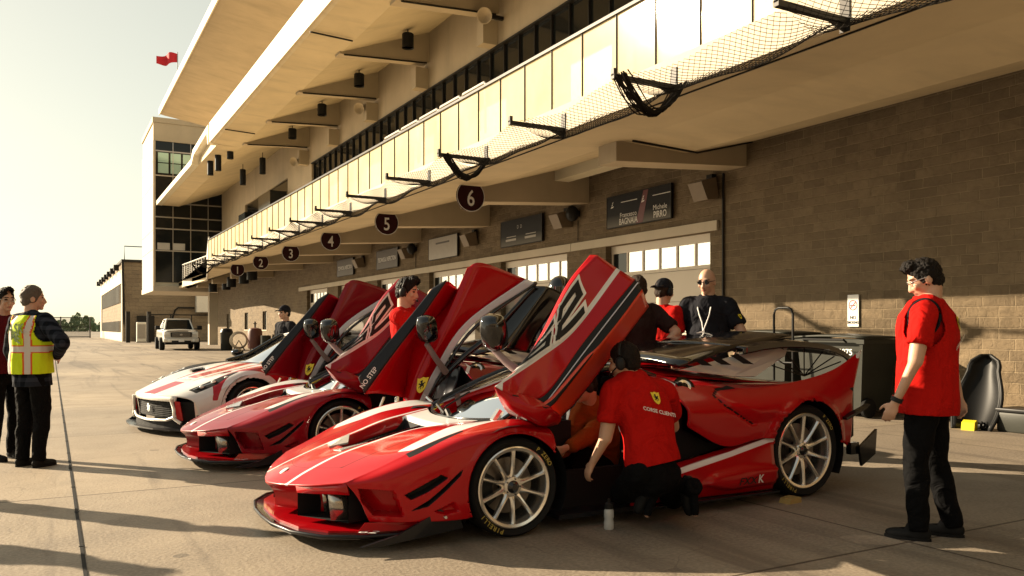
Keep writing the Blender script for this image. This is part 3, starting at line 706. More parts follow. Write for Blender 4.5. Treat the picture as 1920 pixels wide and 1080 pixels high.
cyl_lab = ['black cylinder lamp under the upper balcony, nearest one', 'black cylinder lamp under the upper balcony, second nearest', 'black cylinder lamp under the upper balcony, third nearest', 'black cylinder lamp under the upper balcony, farthest of the row']
def cyl(x, y, ztop, r, h, lb, grp):
    s = thing('cylinder_lamp', lb, 'lamp', (x, y, ztop-h), 0, grp); o = s.location
    m = MB(); m.lathe([(r*.9, ztop-h+.04), (r, ztop-h), (r, ztop-.03), (r*.85, ztop)], (x, y, 0), n=20); m.build('housing', 'black_plastic', s, o, 40)
    m = MB(); m.lathe([(.02, ztop), (.02, ztop+.3)], (x, y, 0), n=8); m.build('stem', 'dark_metal', s, o); m = MB(); m.lathe([(0, ztop-h+.035), (r*.86, ztop-h+.035)], (x, y, 0), n=20); m.build('lens', 'steel', s, o); return s
for (y_, lb) in zip((26.4, 31.5, 36.6, 41.8), cyl_lab): cyl(10.6, y_, 11.35, .2, .5, lb, 'cylinder lamps under the upper balcony')
for i, (x_, y_, z_) in enumerate(((8.0, 47.5, 10.85), (7.9, 49.4, 10.9), (8.4, 46.2, 10.8), (9.8, 50, 10.6), (10.4, 47.6, 10.9))):
    cyl(x_, y_, z_, .17, .9 if i != 2 else .4, ['cylinder lamp hanging below the notch of the upper wing', 'cylinder lamp hanging left of the wing notch', 'short lamp tucked at the upper wing notch', 'cylinder lamp hanging near the dark entrance screen', 'cylinder lamp hanging against the end of the upper soffit'][i], 'lamps under the upper wing')
for i, (x_, y_) in enumerate(((9.6, 46.5), (9.7, 49.2), (9.8, 53.5), (10.2, 57.5), (10.0, 61.5))):
    cyl(x_, y_, 4.52 if i else 4.6, .28, .62, ['dark drum lamp under the balcony end, nearest of five', 'dark drum lamp under the balcony end, second of five', 'dark drum lamp under the balcony end, middle of five', 'dark drum lamp under the balcony end, fourth of five', 'dark drum lamp under the balcony end, farthest of five'][i], 'drum lamps under the balcony end')
for i, (y_, z_) in enumerate(((22.0, 11.0-.35), (33.4, 10.55), (44.0, 10.2))):
    s = thing('horn_speaker', ['grey horn speaker on the upper wall, nearest', 'grey horn speaker on the upper wall, second', 'grey horn speaker at the end of the upper wall'][i], 'speaker', (11.4, y_, z_), 0, 'horn speakers on the upper wall'); o = s.location
    m = MB(); m.lathe([(.08, 0), (.1, .14), (.16, .28), (.3, .42), (.27, .42), (.14, .3), (0, .26)], (0, 0, 0), n=18)
    rot = Vector((-.7, -.6, -.3)).to_track_quat('Z', 'Y').to_matrix(); m.v = [tuple(rot @ Vector(p)) for p in m.v]; m.v = [tuple(Vector(p)*.8) for p in m.v]; m.build('horn', 'concrete', s, None, 40)
    m = MB(); m.box(-.02, .49, -.05, .05, -.05, .05); m.build('bracket', 'dark_metal', s)
# ================================================================ safety net brackets and nets
YN = [8.39+2.65*k for k in range(-2, 14)]
for k, y_ in enumerate(YN):
    s = thing('net_bracket', f'dark steel arm holding the safety net off the balcony edge', 'bracket', (XE-.05, y_, 4.5), 0, 'net arms along the balcony edge')
    m = MB(); m.box(-.98, 0, -.035, .035, -.06, .0); m.box(-.98, -.93, -.03, .03, -.02, .07); m.build('arm', 'dark_metal', s)
    m = MB(); m.box(-.015, 0, -.06, .06, -.14, .22); m.prism([(-.02, -.06), (-.28, -.06), (-.02, -.14)], -.012, .012, 'y'); m.build('plate', 'dark_metal', s)
def net_patch(fn, nu, nv):
    vs = []; fs = []; idx = {}
    def V(i, j):
        if (i, j) not in idx: idx[(i, j)] = len(vs); vs.append(fn(i/nu, j/nv))
        return idx[(i, j)]
    for i in range(nu+1):
        for j in range(nv+1):
            if (i+j) % 2 == 0 and i+2 <= nu and 1 <= j <= nv-1: fs.append((V(i, j), V(i+1, j-1), V(i+2, j), V(i+1, j+1)))
    return vs, fs
for k in range(len(YN)-1):
    y0, y1 = YN[k], YN[k+1]; rk = random.Random(k); sag = .20+.08*rk.random(); bulge = .10+.06*rk.random()
    def fn(u, v, y0=y0, y1=y1, sag=sag, bulge=bulge, k=k):
        yy = y0+(y1-y0)*u; e = math.sin(PI*u)
        x = XE-.06-.9*v-.0*e+.10*e*v; z = 4.46-sag*math.sin(PI*v**.85)*(.55+.45*e)-.05*e*v+.03*math.sin(9*u+4*v+k)
        return Vector((x, yy, z))
    near = k < 9
    vs, fs = net_patch(fn, 56 if near else 26, 22 if near else 10)
    m = MB(); m.add(vs, fs)
    where = ['first span of safety net at the near end of the balcony'] + [f'hanging black safety net span between balcony arms']
    o = m.build('safety_net', 'net', None, None, None, False); o.location = (0, 0, 0)
    md = o.modifiers.new('strands', 'WIREFRAME'); md.thickness = .0075 if near else .011; md.use_even_offset = False
    tag(o, 'black safety net slung between two arms along the balcony edge', 'net', 'safety nets along the balcony')
def bunch(y_, lb, sc=1.0):
    rk = random.Random(int(y_*10)); m = MB()
    for i in range(26):
        d = rk.gauss(0, .05); e = rk.gauss(0, .05)
        pts = [Vector((XE-.06-.95*t*sc, y_+d+.05*math.sin(5*t+i), 4.47-(.42+.3*e)*sc*math.sin(PI*t)+.02*math.sin(13*t+i*2))) for t in np.linspace(0, 1, 16)]
        m.tube(pts, .010, 4)
    tag(m.build('gathered_net', 'net'), lb, 'net', 'gathered net ends')
bunch(8.25, 'thick gathered bundle of black netting hanging from the balcony edge, nearest the camera', 1.0)
bunch(13.6, 'gathered bundle of netting above the number 6 disc', .9)
bunch(YN[-1], 'gathered bundle of netting at the far end of the nets', 1.1)

# ================================================================ unseen hall added behind the camera to block sky and darken car reflections
ph = thing('sky_blocker_hall', 'long dark hall added unseen behind the camera to block sky light', 'building', (-25, -20, 0))
m = MB(); m.box(-70, 8, -34, -16, 0, 9.5); m.build('wall', 'far_brick', ph, ph.location)
m = MB(); m.box(-71, 9, -35, -15, 9.5, 10.1); m.build('roof', 'dark_metal', ph, ph.location)
for i in range(8):
    m = MB(); m.box(-66+9*i, -61+9*i, -16.05, -15.9, 0, 4.5); m.build('roller_door', 'dark_metal', ph, ph.location)
# ================================================================ race car with raised butterfly doors
CW = Vector((2.635, 5.70, 0))            # front axle centre of the nearest car, on the ground; nose points to -X, near side is -Y
def L(px, py, **k): return at(px, py, **k)-CW
def smooth01(t): t = np.clip(t, 0, 1); return t*t*(3-2*t)
def seg_dist(p, a, b):
    d = b-a; t = np.clip(((p-a)@d)/(d@d), 0, 1); return np.linalg.norm(p-(a+t[..., None]*d), axis=-1), t
def sd_poly(P2, poly):
    """signed distance (positive inside) of points to a polygon"""
    poly = np.asarray(poly, float); n = len(poly); D = np.full(P2.shape[:-1], 1e9); ins = np.zeros(P2.shape[:-1], bool)
    for i in range(n):
        a, b = poly[i], poly[(i+1) % n]; d, _ = seg_dist(P2, a, b); D = np.minimum(D, d)
        c = ((a[1] > P2[..., 1]) != (b[1] > P2[..., 1])) & (P2[..., 0] < (b[0]-a[0])*(P2[..., 1]-a[1])/((b[1]-a[1]) or 1e-12)+a[0]); ins ^= c
    return np.where(ins, D, -D)
def sd_line(P2, pts, w0, w1=None):
    w1 = w0 if w1 is None else w1; best = np.full(P2.shape[:-1], -1e9); n = len(pts)-1
    for i in range(n):
        d, t = seg_dist(P2, np.array(pts[i], float), np.array(pts[i+1], float)); s = (i+t)/n; best = np.maximum(best, w0+(w1-w0)*s-d)
    return best
def shell(name, S, mat, parent, fields=None, smooth=38, solid=0, keep=None, snap=None, offs=-1):
    """a dense skin from a surface array; keep masks faces, fields are named float attributes"""
    U, V = S.shape[:2]; vs = S.reshape(-1, 3).copy(); ids = np.arange(U*V).reshape(U, V)
    f = np.stack([ids[:-1, :-1], ids[:-1, 1:], ids[1:, 1:], ids[1:, :-1]], -1).reshape(-1, 4)
    if keep is not None:
        c = vs[f].mean(1); f = f[keep(c)]
    if snap is not None: snap(vs, f)
    used = np.unique(f); rem = -np.ones(len(vs), int); rem[used] = np.arange(len(used)); f = rem[f]; vs = vs[used]
    me = bpy.data.meshes.new(name); me.from_pydata(vs.tolist(), [], f.tolist()); me.materials.append(M[mat])
    for k, arr in (fields or {}).items():
        a = me.attributes.new(k, 'FLOAT', 'POINT'); a.data.foreach_set('value', arr.reshape(-1)[used].astype(np.float32))
    for k in ('white', 'black'):
        if k not in (fields or {}):
            a = me.attributes.new(k, 'FLOAT', 'POINT'); a.data.foreach_set('value', np.full(len(vs), -1, np.float32))
    me.polygons.foreach_set('use_smooth', [True]*len(me.polygons)); me.set_sharp_from_angle(angle=math.radians(smooth)); me.update()
    ob = bpy.data.objects.new(name, me); COL.objects.link(ob); ob.parent = parent
    if solid:
        md = ob.modifiers.new('thickness', 'SOLIDIFY'); md.thickness = solid; md.offset = offs
    return ob
def arch_cut(cx, cz, r, wmin):
    def keep(c): return ~(((c[:, 0]-cx)**2+(c[:, 2]-cz)**2 < r*r) & (np.abs(c[:, 1]) > wmin))
    def snap(vs, f):
        u = np.unique(f); p = vs[u]; d = np.hypot(p[:, 0]-cx, p[:, 2]-cz); k = (np.abs(p[:, 1]) > wmin) & (d < r*1.055)
        q = u[k]; dd = np.hypot(vs[q, 0]-cx, vs[q, 2]-cz); s = r/np.maximum(dd, 1e-6)
        vs[q, 0] = cx+(vs[q, 0]-cx)*s; vs[q, 2] = cz+(vs[q, 2]-cz)*s
    return keep, snap
def wheel(parent, x, w, r, rim, width, steer=0):
    """tyre, rim with ten blade spokes, hub and brake; w signed lateral position of the outer face"""
    s = -1 if w < 0 else 1
    root = bpy.data.objects.new('wheel', None); COL.objects.link(root); root.parent = parent; root.location = (x, w, r); root.empty_display_size = .1
    if s > 0: root.rotation_euler = (0, 0, PI)          # outer face looks to local -Y
    if steer: root.rotation_euler.z += steer
    m = MB(); W = width
    m.lathe([(rim+.004, .035), (rim+.012, .012), (rim+.03, .004), (r*.93, -.002), (r*.975, .012), (r, .045), (r, W*.5), (r, W-.045), (r*.97, W-.01), (rim+.01, W), (rim+.004, W-.04)], (0, 0, 0), 'y', 72, close=True)
    ty = m.build('tyre', 'black_rubber', root, None, 40)
    q = MB(); rm = (r+rim)/2*.985
    def arc_text(t, a_mid, size, flip=False):
        wtot = len(t)*size*.62; 
        for i, ch in enumerate(t):
            if ch == ' ': continue
            a = a_mid+((i-(len(t)-1)/2)*size*.66/rm)
            rad = Vector((math.sin(a), 0, math.cos(a))); tan = Vector((math.cos(a), 0, -math.sin(a)))
            if flip: rad, tan = -rad, -tan
            rr = Vector((math.sin(a), 0, math.cos(a)))
            add_text(q, ch, size, rr*rm+Vector((0, -.0015, 0)), tan, rad, lift=.002, bold=.012)
    arc_text('P ZERO', math.radians(48), .040); arc_text('PIRELLI', math.radians(218), .044); arc_text('PIRELLI', math.radians(40+262), .001)
    q.build('lettering', 'tyre_yellow', ty, None, None, False)
    m = MB(); m.lathe([(rim+.004, .03), (rim+.004, .012), (rim-.004, .008), (rim-.022, .012), (rim-.03, .03), (rim-.035, .10), (rim-.03, W-.05), (rim, W-.03)], (0, 0, 0), 'y', 72)
    m.v = m.v; m.f = m.f[:-2]
    m.build('rim', 'silver', root, None, 35)
    m = MB()
    for k in range(10):
        a = 2*PI*k/10+PI/2
        rad = Vector((math.cos(a), 0, math.sin(a))); tan = Vector((-math.sin(a), 0, math.cos(a))); yv = Vector((0, 1, 0))
        r0, r1 = .058, rim-.015
        secs = []
        for t, wd, y0, y1 in ((0, .030, .040, .085), (.15, .017, .030, .075), (.5, .0125, .022, .062), (.85, .013, .016, .052), (1.0, .020, .016, .05)):
            c = rad*(r0+(r1-r0)*t); secs.append([c+tan*wd*.35+yv*y0, c-tan*wd*.35+yv*y0, c-tan*wd+yv*(y0+.014), c-tan*wd+yv*y1, c+tan*wd+yv*y1, c+tan*wd+yv*(y0+.014)])
        m.grid(secs, closed=True)
    m.lathe([(.030, .034), (.062, .036), (.068, .045), (.068, .09)], (0, 0, 0), 'y', 30); m.f = m.f[:-1]
    m.build('spokes', 'silver', root, None, 30)
    m = MB(); m.lathe([(0, .012), (.02, .012), (.026, .020), (.036, .024), (.042, .032), (.042, .06)], (0, 0, 0), 'y', 24)
    for k in range(5):
        a = 2*PI*k/5; m.tube([(.052*math.cos(a), .030, .052*math.sin(a)), (.052*math.cos(a), .05, .052*math.sin(a))], .006, 6)
    m.build('hub_nut', 'black_gloss', root, None, 35)
    m = MB(); m.lathe([(.07, .12), (rim*.70, .12), (rim*.70, .15), (.07, .15)], (0, 0, 0), 'y', 48, close=True)
    for k in range(30):
        a = 2*PI*k/30; rr = rim*(.42+.09*(k % 3)); m.tube([(rr*math.cos(a), .1195, rr*math.sin(a)), (rr*math.cos(a), .118, rr*math.sin(a))], .006, 6)
    m.build('brake_disc', 'brake_disc', root, None, 35)
    m = MB(); m.lathe([(rim*.42, .095), (rim*.76, .095), (rim*.76, .17), (rim*.42, .17)], (0, 0, 0), 'y', 48, close=True)
    keepf = []; bb = []
    mm = MB()
    for i in range(7):
        pass
    arcp = [math.radians(150+10*i) for i in range(8)]
    rows = [[Vector((rr*math.cos(a), yy, rr*math.sin(a))) for rr, yy in ((rim*.45, .10), (rim*.74, .10), (rim*.78, .13), (rim*.74, .17), (rim*.45, .17))] for a in arcp]
    mm.grid(rows, closed=True); mm.f += [tuple(range(5)), tuple(range(35, 40))]; mm.mi += [0, 0]
    mm.build('caliper', 'black_plastic', root, None, 35)
    m = MB(); m.lathe([(0, .20), (rim-.03, .20)], (0, 0, 0), 'y', 40); m.build('inner_barrel', 'interior', root)
    return root
def hyper_car(label, paint='race_red', number='62'):
    car = thing('race_car', label, 'race car', CW, 0, 'red race cars with raised doors')
    def B(mb, name, mat, par=None, smooth=None, recalc=True): return mb.build(name, mat, par or car, CW if False else None, smooth, recalc)
    # ---------- front body: hood, fenders and sides
    st = [ # columns centre -> side bottom, as (x, w, z)
     [(-1.365, 0, .33), (-1.345, .13, .335), (-1.30, .27, .345), (-1.20, .50, .37), (-1.05, .735, .41), (-1.035, .75, .385), (-1.0, .765, .34), (-.965, .775, .28), (-.94, .78, .22), (-.915, .785, .165)],
     [(-1.22, 0, .40), (-1.20, .12, .405), (-1.16, .24, .415), (-1.03, .50, .445), (-.86, .775, .485), (-.86, .85, .455), (-.84, .885, .385), (-.82, .895, .31), (-.80, .895, .235), (-.78, .89, .165)],
     [(-.98, 0, .49), (-.97, .13, .495), (-.94, .22, .505), (-.80, .52, .535), (-.62, .82, .592), (-.62, .925, .55), (-.62, .96, .455), (-.62, .965, .345), (-.62, .96, .25), (-.62, .95, .165)],
     [(-.72, 0, .572), (-.71, .14, .575), (-.69, .25, .583), (-.56, .55, .612), (-.38, .845, .678), (-.40, .965, .64), (-.42, 1.0, .53), (-.45, 1.01, .40), (-.47, 1.01, .28), (-.48, 1.0, .165)],
     [(-.46, 0, .632), (-.455, .16, .635), (-.44, .31, .655), (-.31, .60, .692), (-.15, .85, .732), (-.16, .985, .69), (-.18, 1.02, .58), (-.2, 1.025, .42), (-.22, 1.025, .28), (-.25, 1.01, .165)],
     [(-.22, 0, .672), (-.22, .20, .676), (-.19, .41, .69), (-.06, .64, .722), (.05, .85, .753), (.04, .99, .712), (.03, 1.025, .61), (.02, 1.03, .44), (.01, 1.03, .28), (0, 1.02, .165)],
     [(-.06, 0, .695), (-.05, .25, .70), (.04, .53, .712), (.15, .68, .728), (.27, .85, .722), (.28, .98, .675), (.29, 1.02, .60), (.30, 1.03, .44), (.30, 1.03, .3), (.30, 1.02, .165)]]
    full = [[(x, w_, z) for x, w_, z in reversed(r[1:])] + [(x, -w_, z) for x, w_, z in r] for r in st]
    NU, NV = 24, 15
    ck = (4, 5, 9, 13, 14)                    # creased columns in the mirrored net
    S = surf(full, NU, NV, (), (5, 7, 11, 13))
    U, V = S.shape[:2]
    x, w_, z = S[..., 0], S[..., 1], S[..., 2]; aw = np.abs(w_)
    uu = np.arange(U)[:, None]/NU*np.ones((1, V)); vv = np.abs(np.arange(V)[None, :]-9*NV)/NV*np.ones((U, 1))
    seam = np.maximum(np.where((vv < 3.0) & (aw < .7), .014-np.abs(uu-1.22), -1), np.where((uu > 1.2) & (uu < 6), .016-np.abs(vv-2.94), -1))*.25
    # central S-duct hollow
    half = np.interp(x, [-.94, -.69, -.44, -.19], [.185, .215, .275, .365])
    e = smooth01((half-aw)/.045)*smooth01((x+.86)/.10)*smooth01((-.20-x)/.14)
    S[..., 2] = z - e*(.16+.03*np.clip((x+.9)/.5, 0, 1))
    blk = np.minimum(np.minimum(half-.02-aw, x+.845), -.235-x)
    # the far end of the tongue dips into the duct as a pale flap
    flap = np.minimum(np.minimum(.10-np.abs(w_)+.0*x, x+.85), -.70-x)
    # fender channel: shadow wedge below the white band is painted black, without relief
    P2 = np.stack([x, z], -1)
    # side intake and slats (front corner)
    def hollow(poly, depth, edge=.022):
        d = sd_poly(P2, poly); k = smooth01(d/edge)*(aw > .70); S[..., 1] -= np.sign(w_)*k*depth; S[..., 0] += k*depth*.25*(x < -.75); return d
    d1 = hollow([(-.985, .375), (-.80, .365), (-.735, .20), (-.90, .205), (-.965, .29)], .11, .014)
    d2 = hollow([(-.745, .335), (-.52, .455), (-.47, .43), (-.60, .345), (-.70, .30)], .05, .018)
    d3 = hollow([(-.70, .235), (-.60, .26), (-.40, .44), (-.385, .475), (-.42, .45), (-.60, .295)], .05, .014)
    d4 = hollow([(-.58, .225), (-.44, .285), (-.40, .215), (-.50, .20)], .04)
    side = aw > .70
    blk = np.where(side, np.maximum.reduce([d2-.003, d3+.002, np.full_like(d2, -1)]), blk)
    # white livery: crease stripe and fender band in the skin's own coordinates
    stripe = (.085-.0*uu)-np.abs(vv-(2.0-.02))
    stripe = np.where(uu > .0, stripe, stripe)*.25
    band = np.minimum(np.minimum(3.93-vv, vv-(3.02+.55*np.clip((4.2-uu)/2.2, 0, 1)**1.0)), (uu-2.0)*.5)*.25
    tipp = (.05-np.abs(vv-.62))*.2*np.where(uu < 1.6, 1, -1)
    mid = np.minimum(vv*0+1.75-vv, np.minimum(uu-4.75, 6.1-uu))*.25
    white = np.maximum.reduce([stripe, band, mid])
    wt = np.where(side & (vv > 4), -1, white)
    shadow_wedge = np.minimum(np.minimum(vv-3.95, 4.45-vv-.25*np.clip(uu-2.0, 0, 2)), np.minimum(uu-1.75, 3.3-uu))*.2  # black wedge painted for the shadow under the fender crease
    blk = np.maximum(blk, np.where(vv < 5.2, shadow_wedge, -1))
    blk = np.maximum(blk, seam)
    kp, sn = arch_cut(0, .325, .362, .62)
    fb_ = shell('front_body', S, paint, car, {'white': wt, 'black': blk}, 34, .012, kp, sn)
    # duct divider, flap and nose badge
    m = MB(); m.prism([(-.86, .50), (-.70, .545), (-.45, .60), (-.25, .64), (-.25, .56), (-.80, .44)], -.012, .012, 'y'); B(m, 'duct_divider', 'black_gloss', fb_)
    for s in (-1, 1):
        m = MB(); m.grid([[Vector((-.92, s*.05, .515)), Vector((-.90, s*.16, .525))], [Vector((-.78, s*.05, .535)), Vector((-.72, s*.20, .575))]]); o = B(m, 'duct_flap', 'silverpaint', fb_, None, False); md = o.modifiers.new('t', 'SOLIDIFY'); md.thickness = .012
    m = MB(); m.ell((-1.245, 0, .392), .035, .028, .006, Euler((0, -.5, 0)).to_matrix(), 14, 6); B(m, 'nose_badge', 'white_paint', fb_, 60)
    # ---------- nose: keel, intakes and posts
    top = [(-1.20, .50), (-1.30, .27), (-1.345, .13), (-1.365, 0)]
    kz = lambda w_: .33+.012*(w_/.13)
    rows = []
    for t in np.linspace(0, 1, 9):
        row = []
        for i in range(-4, 5):
            a = abs(i)/4; w1 = .40*a; xt = -1.365+.42*a**2*.75; zt = .33+.028*a
            xb = -1.30+.10*a**2; zb = .155; wb = .37*a
            c = .02*math.sin(PI*t)
            sv = min(1, t*3.5); sv = sv*sv*(3-2*sv); xt = xt*(1-sv)+(-1.345+.30*a)*sv; xb = -1.30+.28*a
            row.append(((xt+(xb-xt)*t)+c, (w1+(wb-w1)*t)*(1 if i < 0 else -1), zt+(zb-zt)*t))
        rows.append(row)
    shell('nose_keel', np.array(rows), paint, car, {}, 50, .01)
    for s in (-1, 1):
        m = MB()
        # header lip under the hood edge, and the side cheek
        hdr = [[Vector((-1.262, s*.36, .357)), Vector((-1.255, s*.37, .305))], [Vector((-1.19, s*.50, .372)), Vector((-1.18, s*.50, .312))], [Vector((-1.10, s*.64, .393)), Vector((-1.09, s*.64, .325))], [Vector((-1.05, s*.735, .408)), Vector((-1.03, s*.735, .33))]]
        m.grid(hdr); o = B(m, 'intake_header', 'plain_red', None, 40); md = o.modifiers.new('t', 'SOLIDIFY'); md.thickness = .012
        m = MB(); m.add([(-1.24, s*.33, .15), (-1.02, s*.70, .15), (-1.02, s*.70, .38), (-1.24, s*.33, .34), (-.72, s*.25, .16), (-.70, s*.62, .16), (-.70, s*.62, .36), (-.72, s*.25, .34)], [(4, 5, 6, 7), (0, 4, 7, 3), (1, 2, 6, 5), (3, 7, 6, 2), (0, 1, 5, 4)]); ik = B(m, 'intake', 'interior')
        m = MB()
        for i in range(5): m.box(-1.05+.012*i, -1.04+.012*i, min(s*.36, s*.60), max(s*.36, s*.60), .18+.033*i, .184+.033*i)
        B(m, 'grille', 'black_plastic', ik)
        m = MB(); m.grid([[Vector((-1.12, s*.585, .345)), Vector((-1.11, s*.588, .25)), Vector((-1.10, s*.592, .155))], [Vector((-1.02, s*.63, .35)), Vector((-1.00, s*.64, .25)), Vector((-.99, s*.65, .155))]]); o = B(m, 'intake_post', 'post_silver', None, 60, False); md = o.modifiers.new('t', 'SOLIDIFY'); md.thickness = .014
        m = MB(); m.grid([[Vector((-1.10, s*.385, .33)), Vector((-1.09, s*.385, .24)), Vector((-1.08, s*.385, .155))], [Vector((-1.06, s*.395, .335)), Vector((-1.05, s*.395, .24)), Vector((-1.04, s*.395, .155))]]); o = B(m, 'keel_blade', 'post_silver', None, 60, False); md = o.modifiers.new('t', 'SOLIDIFY'); md.thickness = .012
    # ---------- splitter
    pl = [(-1.395, 0), (-1.385, .25), (-1.33, .52), (-1.20, .74), (-1.0, .86), (-.75, .92), (-.46, .95), (-.46, .6), (-.9, .5), (-1.1, .25), (-1.12, 0)]
    poly = pl+[(a, -b) for a, b in reversed(pl[1:-1])]
    m = MB(); m.prism(poly, .08, .10, 'z'); B(m, 'splitter', 'black_gloss')
    inn = [(a+.055, b*.93) for a, b in pl[:6]]+[(-.8, .7), (-.9, .45), (-1.0, .2), (-1.0, 0)]
    m = MB(); m.prism(inn+[(a, -b) for a, b in reversed(inn[1:-1])], .1005, .114, 'z'); B(m, 'splitter_tray', 'plain_red')
    m = MB(); m.tube([(a-.0, b, .097) for a, b in pl[:6]][::-1]+[(a, -b, .097) for a, b in pl[1:6]], .012, 8); B(m, 'splitter_lip', 'carbon', None, 60)
    lo = [(a+.16, b*.86) for a, b in pl[:6]]+[(-.5, .82), (-.5, 0)]
    m = MB(); m.prism(lo+[(a, -b) for a, b in reversed(lo[1:-1])], .045, .062, 'z'); B(m, 'lower_splitter', 'carbon')
    for s in (-1, 1):
        m = MB(); m.prism([(-1.03, .06), (-.80, .105), (-.64, .17), (-.52, .235), (-.44, .19), (-.38, .165), (-.36, .10), (-.9, .05)], s*.955-.012, s*.955+.012, 'y'); B(m, 'corner_skirt', 'carbon')
        m = MB(); m.add([(-1.40, s*.42, .115), (-1.15, s*.80, .115), (-1.17, s*.82, .16), (-1.44, s*.44, .135)], [(0, 1, 2, 3)]); 
        m = MB(); m.add([(-.95, s*.80, .165), (-.45, s*.93, .165), (-.45, s*.93, .11), (-1.0, s*.80, .11)], [(0, 1, 2, 3)]); o = B(m, 'bumper_foot', 'plain_red', None, None, False); md = o.modifiers.new('t', 'SOLIDIFY'); md.thickness = .01
        m = MB()
        for (a_, b_2) in ((-.40, .34), (-.50, .19)): m.lathe([(0, -.012), (.009, -.012), (.012, -.004), (.012, .01)], (a_, 1.0*s, b_2), 'y', 10)
        if s > 0: m.v = [(p[0], p[1]-.0, p[2]) for p in m.v]
        m.v = [(p[0], p[1]+(.03 if s < 0 else -.03)*0-.022*s*0, p[2]) for p in m.v]
        B(m, 'quick_pin', 'silver', None, 40)
    m = MB(); 
    add_text(m, number, .085, (-.95, -.845, .116), (.55, -.40, 0), (.40, .55, 0), lift=.003, shear=.3, sx=1.5); B(m, 'splitter_number', 'white_paint', None, None, False)
    # ---------- wheel wells, floor, tub
    for s in (-1, 1):
        for cx_, cz_, rr in ((0, .325, .40), (2.68, .37, .45)):
            m = MB(); prof = [(cx_+rr*math.cos(a), cz_+rr*math.sin(a)) for a in np.linspace(-.5, PI+.5, 22)]
            m.grid([[Vector((p[0], s*.99, p[1])) for p in prof], [Vector((p[0], s*.55, p[1])) for p in prof]])
            m.add([(p[0], s*.55, p[1]) for p in prof], [tuple(range(len(prof)))])
            B(m, 'wheel_well', 'interior')
    m = MB(); m.box(-1.0, 3.2, -.62, .62, .07, .10); m.box(.35, 2.2, -.97, .97, .07, .10); B(m, 'floor', 'carbon')
    m = MB(); m.box(.30, .34, -.80, .80, .10, .70); m.box(1.52, 1.56, -.80, .80, .10, .95); m.box(.34, 1.52, -.10, .10, .10, .34); m.box(.34, .62, -.70, .70, .52, .70)
    m.box(.34, 1.52, -.80, -.74, .10, .36); m.box(.34, 1.52, .74, .80, .10, .36); B(m, 'cockpit_tub', 'interior')
    for s in (-1, 1):
        m = MB(); 
        prof = [(.72, .22), (1.05, .18), (1.2, .26), (1.34, .60), (1.44, .88)]
        rows = [[Vector((a+.05*(abs(t) > .7), s*.40+.25*t, b+.07*abs(t)**3)) for t in np.linspace(-1, 1, 9)] for a, b in prof]
        m.grid(rows); o = B(m, 'seat', 'carbon', None, 60, False); md = o.modifiers.new('t', 'SOLIDIFY'); md.thickness = .03
    m = MB(); m.lathe([(.155, -.014), (.17, 0), (.155, .014), (.14, 0)], (0, 0, 0), 'x', 28, close=True); m.box(-.02, .02, -.14, .14, -.03, .03); m.box(-.02, .02, -.03, .03, -.14, .0)
    rt = Euler((0, .35, 0)).to_matrix(); m.v = [tuple(rt @ Vector(p)+Vector((.68, .40, .66))) for p in m.v]; B(m, 'steering_wheel', 'plain_orange_red', None, 50)
    m = MB(); m.bbox(.40, .60, -.62, .62, .66, .735, .03); m.bbox(.46, .66, .1, .62, .60, .70, .03); B(m, 'dashboard', 'interior_tan', None, 40)
    m = MB()
    for s in (-1, 1): m.tube([(.36, s*.66, .70), (.62, s*.60, .87), (.95, s*.52, 1.04), (1.25, s*.50, 1.07), (1.5, s*.55, .98)], .022, 8)
    m.tube([(1.25, -.5, 1.07), (1.25, .5, 1.07)], .022, 8); m.tube([(1.5, -.55, .98), (1.2, 0, .3)], .018, 6); B(m, 'roll_cage', 'black_gloss', None, 60)
    # ---------- windscreen and roof spine
    net = []
    for t, zz in ((0, 0), (.33, .0), (.66, 0), (1, 0)):
        row = []
        for w1 in (-1, -.66, -.33, 0, .33, .66, 1):
            bx_, bz = -.05+.17*w1*w1, .694+.03*w1*w1; hx, hz = .90+.06*w1*w1, 1.085-.035*w1*w1
            wd = .62+(.50-.62)*t
            row.append((bx_+(hx-bx_)*t, wd*w1, bz+(hz-bz)*t+.055*math.sin(PI*t*.9)*(1-.25*w1*w1)))
        net.append(row)
    SW = surf(net, 5, 4); shell('windscreen', SW, 'dark_car_glass', car, None, 60)
    m = MB()
    for j in (0, SW.shape[1]-1): m.tube([tuple(p) for p in SW[:, j]], .022, 8)
    m.tube([tuple(p) for p in SW[0]], .014, 6); m.tube([tuple(p) for p in SW[-1]], .03, 8); B(m, 'windscreen_frame', 'black_gloss', None, 60)
    m = MB(); m.tube([(-.03, .05, .715), (.02, .30, .76), (.10, .40, .80), (.30, .35, .90)], .012, 6); m.tube([(-.01, .0, .70), (-.01, .05, .74)], .02, 8); B(m, 'wiper', 'black_plastic')
    sp = [[(.92+.0, w1, 1.10-.25*w1*w1) for w1 in (-.17, -.09, 0, .09, .17)], [(1.3, w1, 1.115-.25*w1*w1) for w1 in (-.15, -.08, 0, .08, .15)], [(1.7, w1*1.6, 1.08-.3*w1*w1) for w1 in (-.2, -.1, 0, .1, .2)], [(2.1, w1*2, 1.03-.35*w1*w1) for w1 in (-.24, -.12, 0, .12, .24)]]
    shell('roof_spine', surf(sp, 6, 4), 'black_gloss', car, None, 60, .02)
